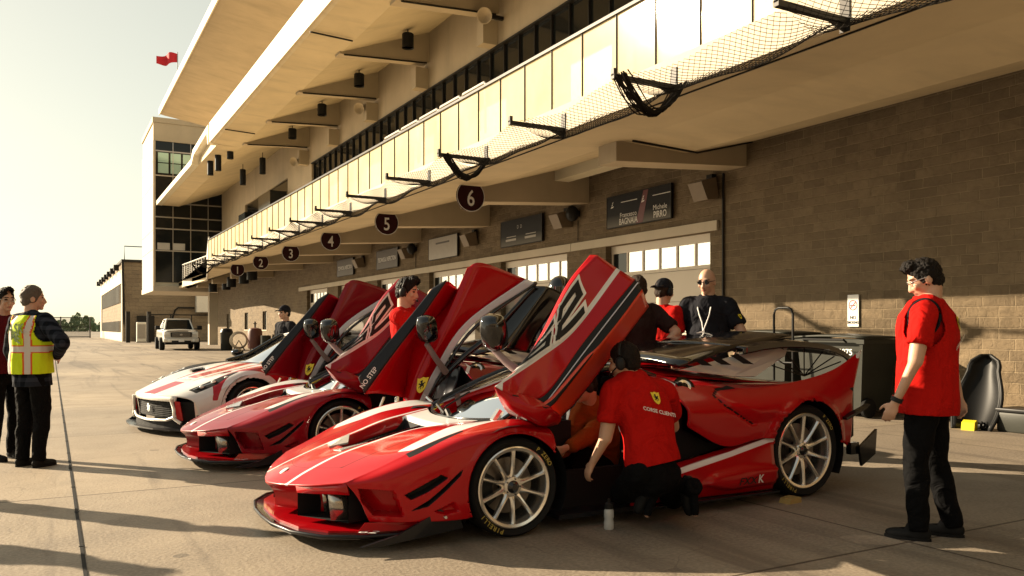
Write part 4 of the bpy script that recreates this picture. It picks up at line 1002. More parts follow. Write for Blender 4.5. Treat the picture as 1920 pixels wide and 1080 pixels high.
    # ---------- rear body
    rs = [
     [(1.40, .44, 1.0), (1.40, .60, .985), (1.415, .76, .945), (1.44, .88, .85), (1.46, .975, .77), (1.465, .99, .70), (1.46, .985, .645), (1.47, .98, .625)],
     [(1.75, .46, .965), (1.75, .65, .95), (1.75, .81, .918), (1.76, .93, .83), (1.77, .985, .74), (1.785, .99, .62), (1.80, .985, .52), (1.83, .98, .465)],
     [(2.2, .48, .92), (2.2, .70, .905), (2.2, .87, .885), (2.2, .965, .82), (2.2, 1.01, .74), (2.2, 1.015, .64), (2.2, 1.015, .57), (2.2, 1.01, .505)],
     [(2.68, .50, .89), (2.68, .74, .905), (2.70, .885, .925), (2.68, .965, .86), (2.68, 1.015, .79), (2.68, 1.025, .66), (2.68, 1.025, .55), (2.68, 1.02, .45)],
     [(3.05, .50, .87), (3.08, .78, .905), (3.14, .875, 1.01), (3.10, .925, .92), (3.06, .99, .79), (3.05, 1.005, .66), (3.05, 1.0, .55), (3.05, .99, .43)],
     [(3.26, .50, .86), (3.34, .80, .92), (3.50, .872, 1.172), (3.40, .905, .98), (3.285, .955, .80), (3.27, .965, .66), (3.27, .96, .53), (3.255, .95, .36)]]
    for s in (-1, 1):
        net = [[(a, s*b, c) for a, b, c in r] for r in rs]
        S = surf(net, 16, 9, (), (2,))
        if s > 0: S = S[:, ::-1]
        x, w_, z = S[..., 0], S[..., 1], S[..., 2]; P2 = np.stack([x, z], -1); aw = np.abs(w_)
        groove = sd_line(P2, [(2.05, .895), (1.86, .885), (1.78, .845), (1.84, .77), (2.02, .66), (2.10, .62)], .012, .009)
        ph = sd_poly(P2, [(1.80, .86), (1.86, .885), (2.15, .89), (2.35, .87), (2.1, .80), (1.90, .80)])
        k = smooth01(groove/.012+.5)*(aw > .7); S[..., 1] -= np.sign(w_)*k*.02
        bulge = smooth01(sd_poly(P2, [(1.80, .85), (2.6, .88), (2.6, .62), (2.12, .62), (1.86, .77)])/.10)*(aw > .7); S[..., 1] += np.sign(w_)*bulge*.025
        flare = np.clip(1-np.abs(np.hypot(x-2.68, z-.37)-.43)/.06, 0, 1)*(aw > .8); S[..., 1] += np.sign(w_)*flare*.03
        wh = np.minimum(sd_poly(P2, [(1.38, .97), (1.47, .985), (1.50, .95), (1.44, .86), (1.43, .80), (1.38, .80)]), 1)
        wh = np.where(x < 1.52, .022-np.hypot(0, 0)*0-np.abs((x-1.435)-.10*np.clip((z-.88)/.1, 0, 1)), -1); wh = np.where(z > .86, wh, -1)
        blk = np.where(aw > .7, groove-.002, -1)
        fl = np.minimum.reduce([.035-np.abs(x-.22*(z-1.1)-3.455), z-1.10]); 
        wh = np.maximum(wh, np.where((aw > .8), fl, -1))
        kp, sn = arch_cut(2.68, .37, .415, .6)
        rb = shell('rear_quarter', S, paint, car, {'white': wh, 'black': blk}, 34, .014, kp, sn, -1 if s < 0 else -1)
        # filler ring on the shoulder
        m = MB(); m.lathe([(.028, .0), (.05, .006), (.056, 0), (.06, -.012)], (0, 0, 0), 'z', 24); m.f = m.f
        rt = Vector((-.15, s*.75, .65)).to_track_quat('Z', 'Y').to_matrix(); m.v = [tuple(rt @ Vector(p)+Vector((1.585, s*.80, .922))) for p in m.v]; B(m, 'filler_ring', 'silver', rb, 40)
        m = MB(); m.lathe([(0, .002), (.028, .002)], (0, 0, 0), 'z', 20); m.lathe([(.06, -.004), (.085, -.004)], (0, 0, 0), 'z', 24); m.f = m.f[:20+1] + m.f[-26:-2] if False else m.f
        m.v = [tuple(rt @ Vector(p)+Vector((1.585, s*.80, .922))) for p in m.v]; B(m, 'filler_cap', 'black_gloss', rb, 40)
        # side blade and corner winglet
        m = MB(); m.prism([(3.10, .62), (3.36, .70), (3.40, .72), (3.36, .685), (3.12, .60)], s*.99-.05, s*.99+.012, 'y'); B(m, 'corner_blade', 'carbon')
        m = MB(); m.prism([(3.30, .36), (3.52, .50), (3.50, .29), (3.33, .20)], s*1.0-.012, s*1.0+.012, 'y'); m.box(3.22, 3.32, min(s*.94, s*.99), max(s*.94, s*.99), .30, .40); B(m, 'diffuser_fence', 'black_gloss')
        # sill
        sl_ = [[(.95, .86, .30), (.95, .97, .275), (.95, 1.0, .24), (.95, .995, .16), (.95, .96, .10)],
               [(1.35, .88, .345), (1.36, .985, .335), (1.37, 1.015, .30), (1.37, 1.02, .20), (1.36, .98, .105)],
               [(1.85, .90, .43), (1.86, .99, .425), (1.87, 1.02, .37), (1.87, 1.05, .21), (1.86, 1.0, .105)],
               [(2.31, .92, .525), (2.31, 1.0, .52), (2.305, 1.025, .45), (2.305, 1.04, .25), (2.30, 1.0, .105)]]
        Ss = surf([[(a, s*b, c) for a, b, c in r] for r in sl_], 14, 10, (), (1,))
        if s > 0: Ss = Ss[:, ::-1]
        x, z = Ss[..., 0], Ss[..., 2]; P2 = np.stack([x, z], -1)
        bl = smooth01(sd_poly(P2, [(1.50, .20), (1.65, .285), (1.95, .325), (2.32, .30), (2.32, .14), (1.8, .13)])/.035); Ss[..., 1] += s*bl*.028
        top_e = np.interp(x, [.95, 1.36, 1.86, 2.31], [.275, .335, .425, .52])
        wh = .017-np.abs(z-(top_e-.018)); kp, sn = arch_cut(2.68, .37, .40, .6)
        si = shell('sill', Ss, paint, car, {'white': np.where(np.abs(Ss[..., 1]) > .9, wh, -1)}, 40, .012, kp, sn)
        m = MB(); m.prism([(1.47, .62), (1.80, .47), (2.2, .52), (2.3, .50), (1.36, .33), (1.0, .28), (1.0, .6)], s*.80-.03, s*.80+.03, 'y'); B(m, 'side_intake', 'interior')
        m = MB(); q = dict(xdir=(1, 0, 0) if s < 0 else (-1, 0, 0), ydir=(0, 0, 1))
        add_text(m, 'FXX', .075, (1.955, s*1.079, .205), shear=.3, bold=.015, sx=1.25, lift=.004, **q); B(m, 'sill_lettering', 'black_plastic', si, None, False)
        m = MB(); add_text(m, 'K', .085, (2.09, s*1.077, .210), shear=.2, bold=.02, lift=.005, **q); B(m, 'sill_letter', 'white_paint', si, None, False)
        m = MB(); m.prism([(.95, .085), (2.32, .085), (2.32, .10), (.95, .10)], s*1.03-.03, s*1.03+.03, 'y'); B(m, 'floor_edge', 'carbon')
    # rear deck, tail and engine cover
    dk = [[(1.42, w1*.46, 1.0+.04*(1-w1*w1)) for w1 in (-1, -.5, 0, .5, 1)], [(2.0, w1*.48, .945+.06*(1-w1*w1)) for w1 in (-1, -.5, 0, .5, 1)], [(2.7, w1*.51, .885+.03*(1-w1*w1)) for w1 in (-1, -.5, 0, .5, 1)], [(3.28, w1*.52, .855) for w1 in (-1, -.5, 0, .5, 1)]]
    shell('rear_deck', surf(dk, 8, 6), paint, car, None, 60, .015)
    m = MB(); m.prism([(3.2, .84), (3.30, .86), (3.30, .45), (3.2, .40)], -.95, .95, 'y'); m.prism([(2.9, .12), (3.35, .30), (3.35, .40), (2.9, .40)], -.80, .80, 'y'); B(m, 'tail_panel', 'black_plastic')
    for s in (-1, 1):
        for dw in (.55, .75):
            m = MB(); m.lathe([(.06, -.02), (.06, .02), (.045, .025), (0, .02)], (3.31, s*dw, .70), 'x', 20); B(m, 'tail_lamp', 'red_mark', None, 40)
    # raised louvred engine cover: dark skin over a pale slotted skirt
    ncv = L(1272, 690, y=5.02); fcv = L(1484, 634, y=5.15)
    rows = []
    for t in np.linspace(0, 1, 9):
        a = ncv.lerp(fcv, t); up = .022*math.sin(PI*t)
        rows.append([(a.x+.0*j, a.y+(.0+1.3*jj), a.z+up+.05*math.sin(PI*jj)*(1-.4*t)) for j, jj in enumerate(np.linspace(0, 1, 9))])
    shell('engine_cover', np.array(rows), 'black_gloss', car, None, 60, .03)
    a0 = L(1275, 694, y=5.03); a1 = L(1480, 640, y=5.14); b0 = L(1372, 706, y=5.0); b1 = L(1416, 706, y=5.0); b2 = L(1471, 668, y=5.1)
    m = MB(); m.add([a0, a1, b2, b1, b0], [(0, 1, 2, 3, 4)]); o = B(m, 'cover_skirt', 'silverpaint', None, None, False); md = o.modifiers.new('t', 'SOLIDIFY'); md.thickness = .012; md.offset = 0
    for i, (x0_, x1_) in enumerate(((1300, 1332), (1330, 1368), (1368, 1410))):
        q = [L(x0_, 672-2+ (-4*i)+4, y=4.985), L(x0_+14, 672-2-4*i+2, y=4.985), L(x1_+2, 686-1.5*i, y=4.98), L(x1_-16, 685-1.5*i, y=4.98)]
        m = MB(); m.add(q, [(0, 1, 2, 3)]); o = B(m, 'louvre', 'interior', None, None, False); md = o.modifiers.new('t', 'SOLIDIFY'); md.thickness = .01
    # rear glazing hoop with radial stays
    hp = [(1395, 652), (1440, 643), (1482, 640), (1525, 642), (1560, 649), (1582, 658), (1594, 668)]
    h0 = [L(a, b, y=5.0) for a, b in hp]
    rows = [[tuple(p+Vector((.0, .0, -.055))) for p in h0], [tuple(p) for p in h0], [tuple(p+Vector((-.05, .35, .03))) for p in h0], [tuple(p+Vector((-.12, .70, .045))) for p in h0], [tuple(p+Vector((-.05, 1.06, .03))) for p in h0], [tuple(p+Vector((0, 1.4, 0))) for p in h0]]
    shell('rear_hoop', surf(rows, 4, 4, (1,)), 'black_gloss', car, None, 40, .015)
    hub = L(1508, 705, y=5.25); m = MB()
    for i in range(0, 7): m.tube([hub, h0[i]+Vector((0, .1, -.05))], .006, 5)
    B(m, 'stay_wire', 'dark_metal')
    # ---------- wheels
    for s in (-1, 1):
        wheel(car, 0, s*1.0, .325, .262, .29); wheel(car, 2.68, s*1.0, .372, .30, .34)
    # ---------- raised doors
    def curve(pts): return [L(p[0], p[1], y=p[2]) for p in pts]
    dr = bpy.data.objects.new('far_door', None)
    def door(name, label):
        d = bpy.data.objects.new(name, None); COL.objects.link(d); d.parent = car; d['label'] = label; d.empty_display_size = .1; return d
    D1 = door('door', 'raised far door showing its glass and black sill strip')
    F1 = curve([(672, 708, 6.98), (720, 653, 6.98), (770, 594, 6.98), (812, 543, 6.98)])
    F2 = curve([(684, 739, 6.93), (735, 668, 6.93), (787, 600, 6.93), (838, 527, 6.93)])
    F2b = curve([(712, 738, 6.96), (752, 665, 6.96), (800, 600, 6.96), (845, 530, 6.96)])
    F3 = curve([(756, 745, 7.1), (779, 640, 7.1), (832, 580, 7.1), (859, 542, 7.1)])
    F4 = curve([(757, 774, 6.96), (787, 695, 6.96), (838, 592, 6.96), (876, 502, 6.96)])
    F4b = curve([(767, 775, 6.93), (800, 692, 6.93), (856, 590, 6.93), (905, 493, 6.93)])
    F5 = curve([(777, 773, 6.95), (815, 693, 6.95), (874, 604, 6.95), (986, 523, 6.95)])
    F6 = curve([(788, 772, 6.95), (829, 693, 6.95), (888, 608, 6.95), (1004, 530, 6.95)])
    F7 = curve([(812, 726, 6.99), (866, 672, 6.99), (914, 634, 6.99), (1000, 540, 6.99)])
    def strip(curves, vb=(), nu=10, nv=6): return surf([[tuple(c[i]) for c in curves] for i in range(4)], nu, nv, (), vb)
    S = strip([F1, F2]); shell('sill_strip', S, 'carbon', D1, None, 40, .05, offs=0)
    m = MB(); p0, p1 = F1[0].lerp(F2[0], .6)+Vector((0, -.03, 0)), F1[1].lerp(F2[1], .55)+Vector((0, -.03, 0)); xd = (p1-p0); nn = (F2[0]-F1[0])
    add_text(m, 'NO STEP', .055, p0.lerp(p1, .28)+Vector((-.03, -.03, 0)), xd, -(nn-xd.normalized()*nn.dot(xd.normalized())), lift=.012, bold=.01); B(m, 'lettering', 'white_paint', D1, None, False)
    S = strip([F2, F2b, F3, F4], (2,)); wl = .07*np.ones(S.shape[:2]); shell('door_scallop', S, paint, D1, None, 40, .014)
    S = strip([F4, F4b, F5], (), 12, 8); shell('door_panel', S, paint, D1, None, 40, .016)
    m = MB(); fp = L(791, 722, y=6.90); add_shield(m, fp, RGT*.98+Vector((0, 0, .15)), Vector((.25, 0, 1)), .15, 0, 1, .012); B(m, 'shield', ['yellow_paint', 'black_plastic'], D1, None, None, False) if False else m.build('shield', ['yellow_paint', 'black_plastic'], D1, None, None, False)
    S = strip([F5, F6]); shell('door_stripe', S, 'stripe_white', D1, None, 40, .02)
    S = strip([F6, F7]); shell('window', S, 'car_glass', D1, None, 60)
    m = MB(); m.tube(interp([a.lerp(b, .16) for a, b in zip(F6, F7)], 6).tolist(), .016, 8); m.tube(interp(F7[:3], 6).tolist(), .03, 8); m.tube([F6[3], F7[3], F7[2]], .022, 8); m.tube([F6[0], F7[0]], .03, 8); B(m, 'window_frame', 'black_gloss', D1, 60)
    R1 = curve([(912, 650, 7.0), (934, 618, 7.0), (970, 575, 7.0), (1002, 536, 7.0)]); R2 = curve([(952, 656, 6.93), (975, 620, 6.93), (1005, 575, 6.93), (1030, 538, 6.93)]); R3 = curve([(990, 662, 7.0), (1010, 622, 7.0), (1036, 585, 7.0), (1057, 552, 7.0)])
    shell('roof_section', strip([R1, R2, R3]), 'black_gloss', D1, None, 50, .02)
    def mirror(par, c, sx, tip0, tip1):
        m = MB(); prof = [(-.07, .045, .085), (-.04, .075, .115), (.03, .085, .12), (.06, .08, .112)]
        rings = []
        for a, hw, hh in prof:
            rings.append([Vector((a, hw*math.copysign(abs(math.cos(t))**.6, math.cos(t)), hh*math.copysign(abs(math.sin(t))**.6, math.sin(t))+.012*math.cos(t))) for t in np.linspace(0, 2*PI, 20, endpoint=False)])
        m.grid(rings, closed=True); m.f += [tuple(range(19, -1, -1)), tuple(range(60, 80))]; m.mi += [0, 0]
        rt = Euler((.1, -.25, .35)).to_matrix(); m.v = [tuple(rt @ Vector(p)+Vector(c)) for p in m.v]; o = B(m, 'mirror', 'black_gloss', par, 45)
        m = MB(); m.tube([Vector(tip0), Vector(tip0).lerp(Vector(tip1), .5)+Vector((0, 0, -.01)), Vector(tip1)], [.024, .027, .032], 8); B(m, 'mirror_arm', 'deep_red', o, 60)
    mirror(D1, L(799, 617, y=6.78), 1, L(800, 645, y=6.78), L(836, 698, y=6.92))
    m = MB(); m.tube([L(745, 745, y=6.9), L(742, 790, y=6.8)], .022, 8); B(m, 'hinge', 'silver', D1, 40); m = MB(); m.tube([L(720, 745, y=6.95), L(708, 775, y=6.9)], .012, 6); B(m, 'gas_strut', 'silver', D1, 40); m = MB(); m.tube([L(800, 745, y=6.7), L(822, 765, y=6.55), L(815, 775, y=6.5)], .016, 6); B(m, 'latch', 'silver', D1, 40)
    # near door
    D2 = door('door', 'raised near door with the big outlined number')
    E0 = curve([(976, 690, 4.7), (1014, 626, 4.7), (1062, 534, 4.7), (1106, 478, 4.7)])
    E1 = curve([(984, 686, 4.665), (1022, 624, 4.665), (1070, 533, 4.665), (1120, 478, 4.665)])
    E2 = curve([(928, 724, 4.62), (1015, 662, 4.62), (1078, 615, 4.62), (1160, 505, 4.62)])
    E3 = curve([(960, 740, 4.57), (1020, 742, 4.57), (1098, 637, 4.57), (1191, 524, 4.57)])
    E3b = curve([(1012, 757, 4.55), (1022, 757, 4.55), (1106, 646, 4.55), (1196, 530, 4.55)])
    E4 = curve([(1022, 760, 4.52), (1052, 732, 4.52), (1152, 612, 4.52), (1204, 542, 4.52)])
    E5 = curve([(1044, 790, 4.8), (1082, 752, 4.8), (1150, 664, 4.8), (1217, 576, 4.8)])
    SP = surf([[tuple(c[i]) for c in (E1, E2, E3)] for i in range(4)], 14, 12, (), (1,))
    U, V = SP.shape[:2]; vv = np.arange(V)[None, :]/12*np.ones((U, 1)); uu = np.arange(U)[:, None]/14*np.ones((1, V))
    edge = np.interp(uu, [0, 1, 2, 3], [.95, .93, .90, .90])
    wh = np.minimum(vv-edge, 1.10-vv)*.25; wh = np.maximum(wh, np.minimum(np.minimum(1.45-vv-uu*2.5, vv-.95), .22-uu)*.2)
    dp = shell('door_panel', SP, paint, D2, {'white': wh}, 40, .02, None, None, 1 if np.cross(SP[20, 0]-SP[19, 0], SP[19, 8]-SP[19, 0]) @ (np.array((0, 0, 1.36))-np.array(CW)-SP[19, 0]) > 0 else -1)
    shell('door_edge', strip([E0, E1]), paint, D2, None, 40, .02)
    shell('door_sill', strip([E3, E3b, E4], (1,)), 'black_plastic', D2, None, 40, .03)
    shell('door_underside', strip([E4, E5]), 'plain_orange_red', D2, None, 40, .02)
    m = MB(); m.tube(interp(E3b, 6).tolist(), .004, 6); B(m, 'trim_line', 'stripe_white', D2, 60)
    Q = [curve([(928, 724, 4.625), (950, 735, 4.61), (985, 742, 4.58), (1020, 758, 4.55)]), curve([(944, 755, 4.70), (965, 762, 4.58), (1000, 768, 4.53), (1038, 768, 4.54)]), curve([(952, 768, 4.80), (980, 776, 4.66), (1015, 792, 4.60), (1050, 780, 4.66)]), curve([(962, 775, 4.95), (990, 785, 4.9), (1020, 796, 4.82), (1046, 792, 4.74)])]
    shell('door_foot', surf([[tuple(p) for p in r] for r in Q], 8, 8), paint, D2, None, 60, .015)
    m = MB(); m.tube([L(938, 770, y=5.0), L(925, 790, y=5.0)], .03, 8); B(m, 'hinge', 'silver', D2, 40); m = MB(); m.tube([L(973, 770, y=4.95), L(971, 788, y=4.92)], .014, 6); B(m, 'gas_strut', 'silver', D2, 40)
    # backing skin, so that the door has an inner face
    shell('inner_skin', strip([E5, [p.lerp(q, .5)+Vector((.10, .12, -.03)) for p, q in zip(E5, E1)], [p+Vector((.04, .05, 0)) for p in E0]]), 'interior', D2, None, 60, .01)
    mirror(D2, L(924, 624, y=4.85), 1, L(926, 655, y=4.85), L(972, 696, y=4.72))
    # number decal laid on the door skin
    def on_skin(u, v, lift):
        i, j = u*(U-1), v*(V-1); i0, j0 = int(min(i, U-2)), int(min(j, V-2)); a, b = i-i0, j-j0
        p = SP[i0, j0]*(1-a)*(1-b)+SP[i0+1, j0]*a*(1-b)+SP[i0, j0+1]*(1-a)*b+SP[i0+1, j0+1]*a*b
        n = np.cross(SP[i0+1, j0]-SP[i0, j0], SP[i0, j0+1]-SP[i0, j0]); n = n/np.linalg.norm(n)
        if n @ (np.array((0, 0, 1.36))-np.array(CW)-p) < 0: n = -n
        return p+n*lift
    def decal(poly_v, faces, lift): return [on_skin(.17+p[0]/1.22, .05+.40*(1-p[1]/.30), lift) for p in poly_v], faces
    def rrect(x0, x1, y0, y1, r, n=5):
        out = []
        for cx_, cy_, a in ((x1-r, y1-r, 0), (x0+r, y1-r, 90), (x0+r, y0+r, 180), (x1-r, y0+r, 270)):
            for k in range(n+1): t = math.radians(a+90*k/n); out.append((cx_+r*math.cos(t), cy_+r*math.sin(t)))
        return out
    def path_fill(mb, pts, hw, lift, mi=0):
        for a, b in zip(pts, pts[1:]):
            a, b = np.array(a, float), np.array(b, float); d = (b-a)/np.linalg.norm(b-a); nrm = np.array((-d[1], d[0]))
            N = 8
            for k in range(N):
                p, q = a-d*hw+(b-a+2*d*hw)*k/N, a-d*hw+(b-a+2*d*hw)*(k+1)/N
                v, f = decal([p+nrm*hw*1.0, p-nrm*hw, q-nrm*hw, q+nrm*hw], [(0, 1, 2, 3)], lift); mb.add(v, f, mi)
    glyph = {'6': [(.40, .90), (.12, .90), (.04, .70), (.04, .08), (.38, .08), (.38, .50), (.06, .50)], '2': [(.58, .70), (.60, .90), (.90, .90), (.94, .58), (.60, .42), (.58, .08), (.96, .08)], '1': [(.62, .85), (.75, .92), (.75, .08)], '4': [(.40, .08), (.40, .92), (.06, .40), (.48, .40)]}
    m = MB(); k_ = MB()
    sx_ = lambda pts: [(p[0]*.72+(p[1]-.5)*.05, p[1]*.30) for p in pts]
    for ch in number:
        path_fill(m, sx_(glyph[ch]), .062, .008); path_fill(k_, sx_(glyph[ch]), .033, .014)
    if number == '62':
        pass
    nb = B(m, 'number_outline', 'white_paint', dp, None, False); B(k_, 'number', 'black_plastic', dp, None, False)
    return car
carA = hyper_car('bright red race car nearest the camera, both doors raised, number 62 on its door')
carB = copy_tree(carA); carB.location = CW+Vector((-.12, 3.27, 0)); carB['label'] = 'deeper red race car in the middle of the row, both doors raised'
for o in carB.children_recursive:
    if o.type == 'MESH' and o.data.materials and o.data.materials[0] and o.data.materials[0].name == 'race_red':
        for sl_ in o.material_slots: sl_.link = 'OBJECT'; sl_.material = M['deep_red']
# ================================================================ white grand tourer racer
def gt_car():
    car = thing('race_car', 'white race car with red stripes and one black fender, parked behind the red ones', 'race car', (2.01, 12.05, 0), math.radians(18))
    def B(mb, name, mat, par=None, smooth=None, recalc=True): return mb.build(name, mat, par or car, None, smooth, recalc)
    st = [
     [(-.95, 0, .505), (-.93, .30, .505), (-.86, .57, .50), (-.76, .74, .47), (-.71, .81, .42), (-.69, .835, .36), (-.67, .84, .27), (-.65, .83, .17)],
     [(-.70, 0, .585), (-.68, .32, .59), (-.60, .60, .61), (-.50, .79, .59), (-.48, .88, .53), (-.47, .91, .42), (-.46, .91, .30), (-.45, .90, .17)],
     [(-.35, 0, .69), (-.33, .33, .70), (-.28, .60, .735), (-.2, .80, .75), (-.18, .92, .69), (-.18, .95, .55), (-.18, .95, .36), (-.18, .94, .17)],
     [(.1, 0, .785), (.1, .33, .79), (.1, .60, .815), (.1, .81, .83), (.1, .94, .77), (.1, .97, .6), (.1, .97, .38), (.1, .95, .17)],
     [(.6, 0, .87), (.6, .35, .87), (.6, .63, .87), (.6, .83, .865), (.6, .93, .80), (.6, .95, .62), (.6, .95, .4), (.6, .93, .17)],
     [(1.6, 0, .90), (1.6, .38, .90), (1.6, .68, .90), (1.6, .84, .885), (1.6, .92, .81), (1.6, .94, .62), (1.6, .94, .4), (1.6, .93, .17)],
     [(2.7, 0, .95), (2.7, .38, .95), (2.7, .68, .945), (2.7, .86, .93), (2.7, .97, .83), (2.7, .99, .62), (2.7, .99, .4), (2.7, .97, .17)],
     [(3.55, 0, .93), (3.55, .38, .93), (3.55, .66, .92), (3.53, .80, .90), (3.52, .88, .80), (3.5, .90, .62), (3.48, .90, .42), (3.45, .88, .25)]]
    full = [[(x, w_, z) for x, w_, z in reversed(r[1:])]+[(x, -w_, z) for x, w_, z in r] for r in st]
    S = surf(full, 14, 8, (), (3, 11)); x, w_, z = S[..., 0], S[..., 1], S[..., 2]; aw = np.abs(w_)
    P2 = np.stack([x, z], -1); PW = np.stack([x, w_], -1)
    r_ = np.hypot(x, z-.33)
    red = np.minimum(np.minimum(.155-.03*np.clip(x+.9, 0, 2)-aw, x+.97), np.maximum(np.minimum(-.52-x, 9), np.minimum(x+.36, .55-x)))
    for s in (-1, 1): red = np.maximum(red, np.minimum(sd_line(PW, [(-.55, s*.22), (-.1, s*.30), (.55, s*.40)], .012, .055), 1))
    ann = np.minimum(np.minimum(r_-.47, .66+.25*np.clip(x, -1, 1)-r_), np.minimum(z-.44, .9-x)); red = np.maximum(red, np.where((aw > .66) & (w_ < 0), ann, -1))
    vent = sd_poly(np.stack([x, aw], -1), [(-.18, .36), (.02, .32), (.10, .52), (-.10, .56)])
    S[..., 2] -= .035*smooth01(vent/.03)
    head = sd_poly(np.stack([x, aw], -1), [(-.70, .60), (-.66, .735), (-.42, .80), (-.10, .80), (-.14, .735), (-.45, .655)])
    blk = np.maximum(head, vent-.01); far = np.minimum(w_-.60, 2.0-x); blk = np.maximum(blk, np.where(head > -.03, head, far))
    kp, sn = arch_cut(0, .33, .385, .6); kp2, sn2 = arch_cut(2.75, .35, .40, .6)
    def kp_(c): return kp(c) & kp2(c)
    def sn_(v, f): sn(v, f); sn2(v, f)
    body = shell('body', S, 'white_car', car, {'white': red, 'black': blk}, 36, .012, kp_, sn_)
    for s in (-1, 1):
        for (a, b_2, c) in ((-.56, .69, .605), (-.42, .725, .665), (-.26, .765, .715)):
            m = MB(); m.ell((a, s*b_2, c), .035, .028, .022, None, 12, 8); B(m, 'headlight', 'lamp_glass', body, 60)
        m = MB(); m.tube([(-.72, s*.60, .53), (-.60, s*.68, .60), (-.45, s*.76, .655)], .008, 6); B(m, 'headlight_trim', 'silver', body, 60)
    # front face
    hdr = [[Vector((-.955, w1*.62*0+w1, .505)) if False else Vector((-.95+.26*w1*w1, w1, .503-.02*w1*w1)), Vector((-.965+.26*w1*w1, w1, .43))] for w1 in np.linspace(-.60, .60, 13)]
    m = MB(); m.grid(hdr); o = B(m, 'grille_header', 'truck_white', None, 60); md = o.modifiers.new('t', 'SOLIDIFY'); md.thickness = .02
    m = MB(); m.add([(-.90+.26*w1*w1, w1, zz) for w1 in np.linspace(-.55, .55, 9) for zz in (.215, .435)], [(2*i, 2*i+1, 2*i+3, 2*i+2) for i in range(8)]); gr = B(m, 'grille', 'interior')
    m = MB()
    for i in range(9): m.tube([(-.905+.26*w1*w1, w1, .235+.024*i) for w1 in np.linspace(-.54, .54, 9)], .0035, 4)
    B(m, 'grille_mesh', 'interior', gr)
    m = MB(); m.add([(-.935, -p[0]*.085+.02, .325+p[1]*.085) for p in HORSE], [tuple(range(len(HORSE)))]); B(m, 'horse_emblem', 'silver', gr, None, False)
    lowp = [(w1, .215-.02*(1-abs(w1)/.6)+(.05*max(0, abs(w1)-.45)/.15)) for w1 in np.linspace(-.62, .62, 15)]
    m = MB(); m.tube([(-.955+.25*w1*w1, w1, zz-.02) for w1, zz in lowp], .020, 8)
    for s in (-1, 1): m.tube([(-.90, s*.56, .46), (-.875, s*.585, .33), (-.88, s*.60, .22), (-.83, s*.68, .16)], .022, 8)
    B(m, 'lower_lip', 'truck_white', None, 60)
    for s in (-1, 1):
        m = MB(); m.add([(-.86, s*.61, .43), (-.70, s*.815, .42), (-.67, s*.80, .20), (-.80, s*.64, .17)], [(0, 1, 2, 3)]); m.v = [(p[0]+.03, p[1], p[2]) for p in m.v]; B(m, 'side_intake', 'interior', None, None, False)
        m = MB(); m.add([(-.87, s*.60, .44), (-.83, s*.66, .43), (-.79, s*.67, .19), (-.84, s*.62, .15)], [(0, 1, 2, 3)]); o = B(m, 'intake_cheek', 'plain_red', None, None, False); md = o.modifiers.new('t', 'SOLIDIFY'); md.thickness = .015
        m = MB(); m.grid([[Vector((-.72, s*.80, .44)), Vector((-.70, s*.82, .16))], [Vector((-.66, s*.84, .40)), Vector((-.64, s*.84, .16))]]); o = B(m, 'intake_edge', 'truck_white', None, None, False); md = o.modifiers.new('t', 'SOLIDIFY'); md.thickness = .02
    m = MB(); m.add([(-.93+.25*w1*w1, w1, zz) for w1 in np.linspace(-.70, .70, 9) for zz in (.09, .19)], [(2*i, 2*i+1, 2*i+3, 2*i+2) for i in range(8)]); B(m, 'lower_intake', 'interior')
    pl = [(-1.06, 0), (-1.04, .35), (-.96, .65), (-.86, .90), (-.72, 1.0), (-.5, .97), (-.5, 0)]
    m = MB(); m.prism(pl+[(a, -b) for a, b in reversed(pl[1:-1])], .075, .092, 'z'); B(m, 'splitter', 'carbon')
    for s in (-1, 1):
        m = MB(); m.prism([(-.80, .09), (-.55, .09), (-.55, .24)], s*.985-.008, s*.985+.008, 'y'); m.add([(-.72, s*.86, .26), (-.55, s*.86, .29), (-.52, s*1.04, .24), (-.74, s*1.06, .21)], [(0, 1, 2, 3)]); B(m, 'dive_plane', 'carbon')
    # greenhouse
    gh = [[(.50-.0, w1*.70, .872) for w1 in (-1, -.5, 0, .5, 1)], [(.62+.25*abs(w1), w1*.72, .93+.02*(1-w1*w1)) for w1 in (-1, -.5, 0, .5, 1)], [(1.30+.10*abs(w1), w1*.60, 1.24+.045*(1-w1*w1)) for w1 in (-1, -.5, 0, .5, 1)]]
    shell('windscreen', surf(gh, 8, 6), 'car_glass', car, None, 60)
    rf_ = [[(1.31+.10*abs(w1), w1*.60, 1.245+.045*(1-w1*w1)) for w1 in (-1, -.5, 0, .5, 1)], [(1.8, w1*.60, 1.27+.04*(1-w1*w1)) for w1 in (-1, -.5, 0, .5, 1)], [(2.4, w1*.58, 1.22+.05*(1-w1*w1)) for w1 in (-1, -.5, 0, .5, 1)], [(3.25, w1*.60, .95+.03*(1-w1*w1)) for w1 in (-1, -.5, 0, .5, 1)]]
    shell('roof', surf(rf_, 8, 6), 'white_car', car, None, 60, .02)
    for s in (-1, 1):
        m = MB(); sd = [[Vector((.72, s*.78, .88)), Vector((.92, s*.73, .955)), Vector((1.38, s*.615, 1.235))], [Vector((1.5, s*.82, .90)), Vector((1.5, s*.76, 1.0)), Vector((1.6, s*.62, 1.25))], [Vector((2.3, s*.82, .92)), Vector((2.3, s*.76, 1.02)), Vector((2.3, s*.60, 1.21))]]
        m.grid(sd); B(m, 'side_window', 'dark_car_glass', None, 60)
        m = MB(); m.tube([(.52, s*.70, .875), (.88, s*.72, .96), (1.36, s*.61, 1.245), (1.8, s*.61, 1.275)], .03, 8); m.tube([(2.3, s*.8, .92), (2.5, s*.60, 1.20)], .06, 8); B(m, 'pillar', 'black_gloss', None, 60)
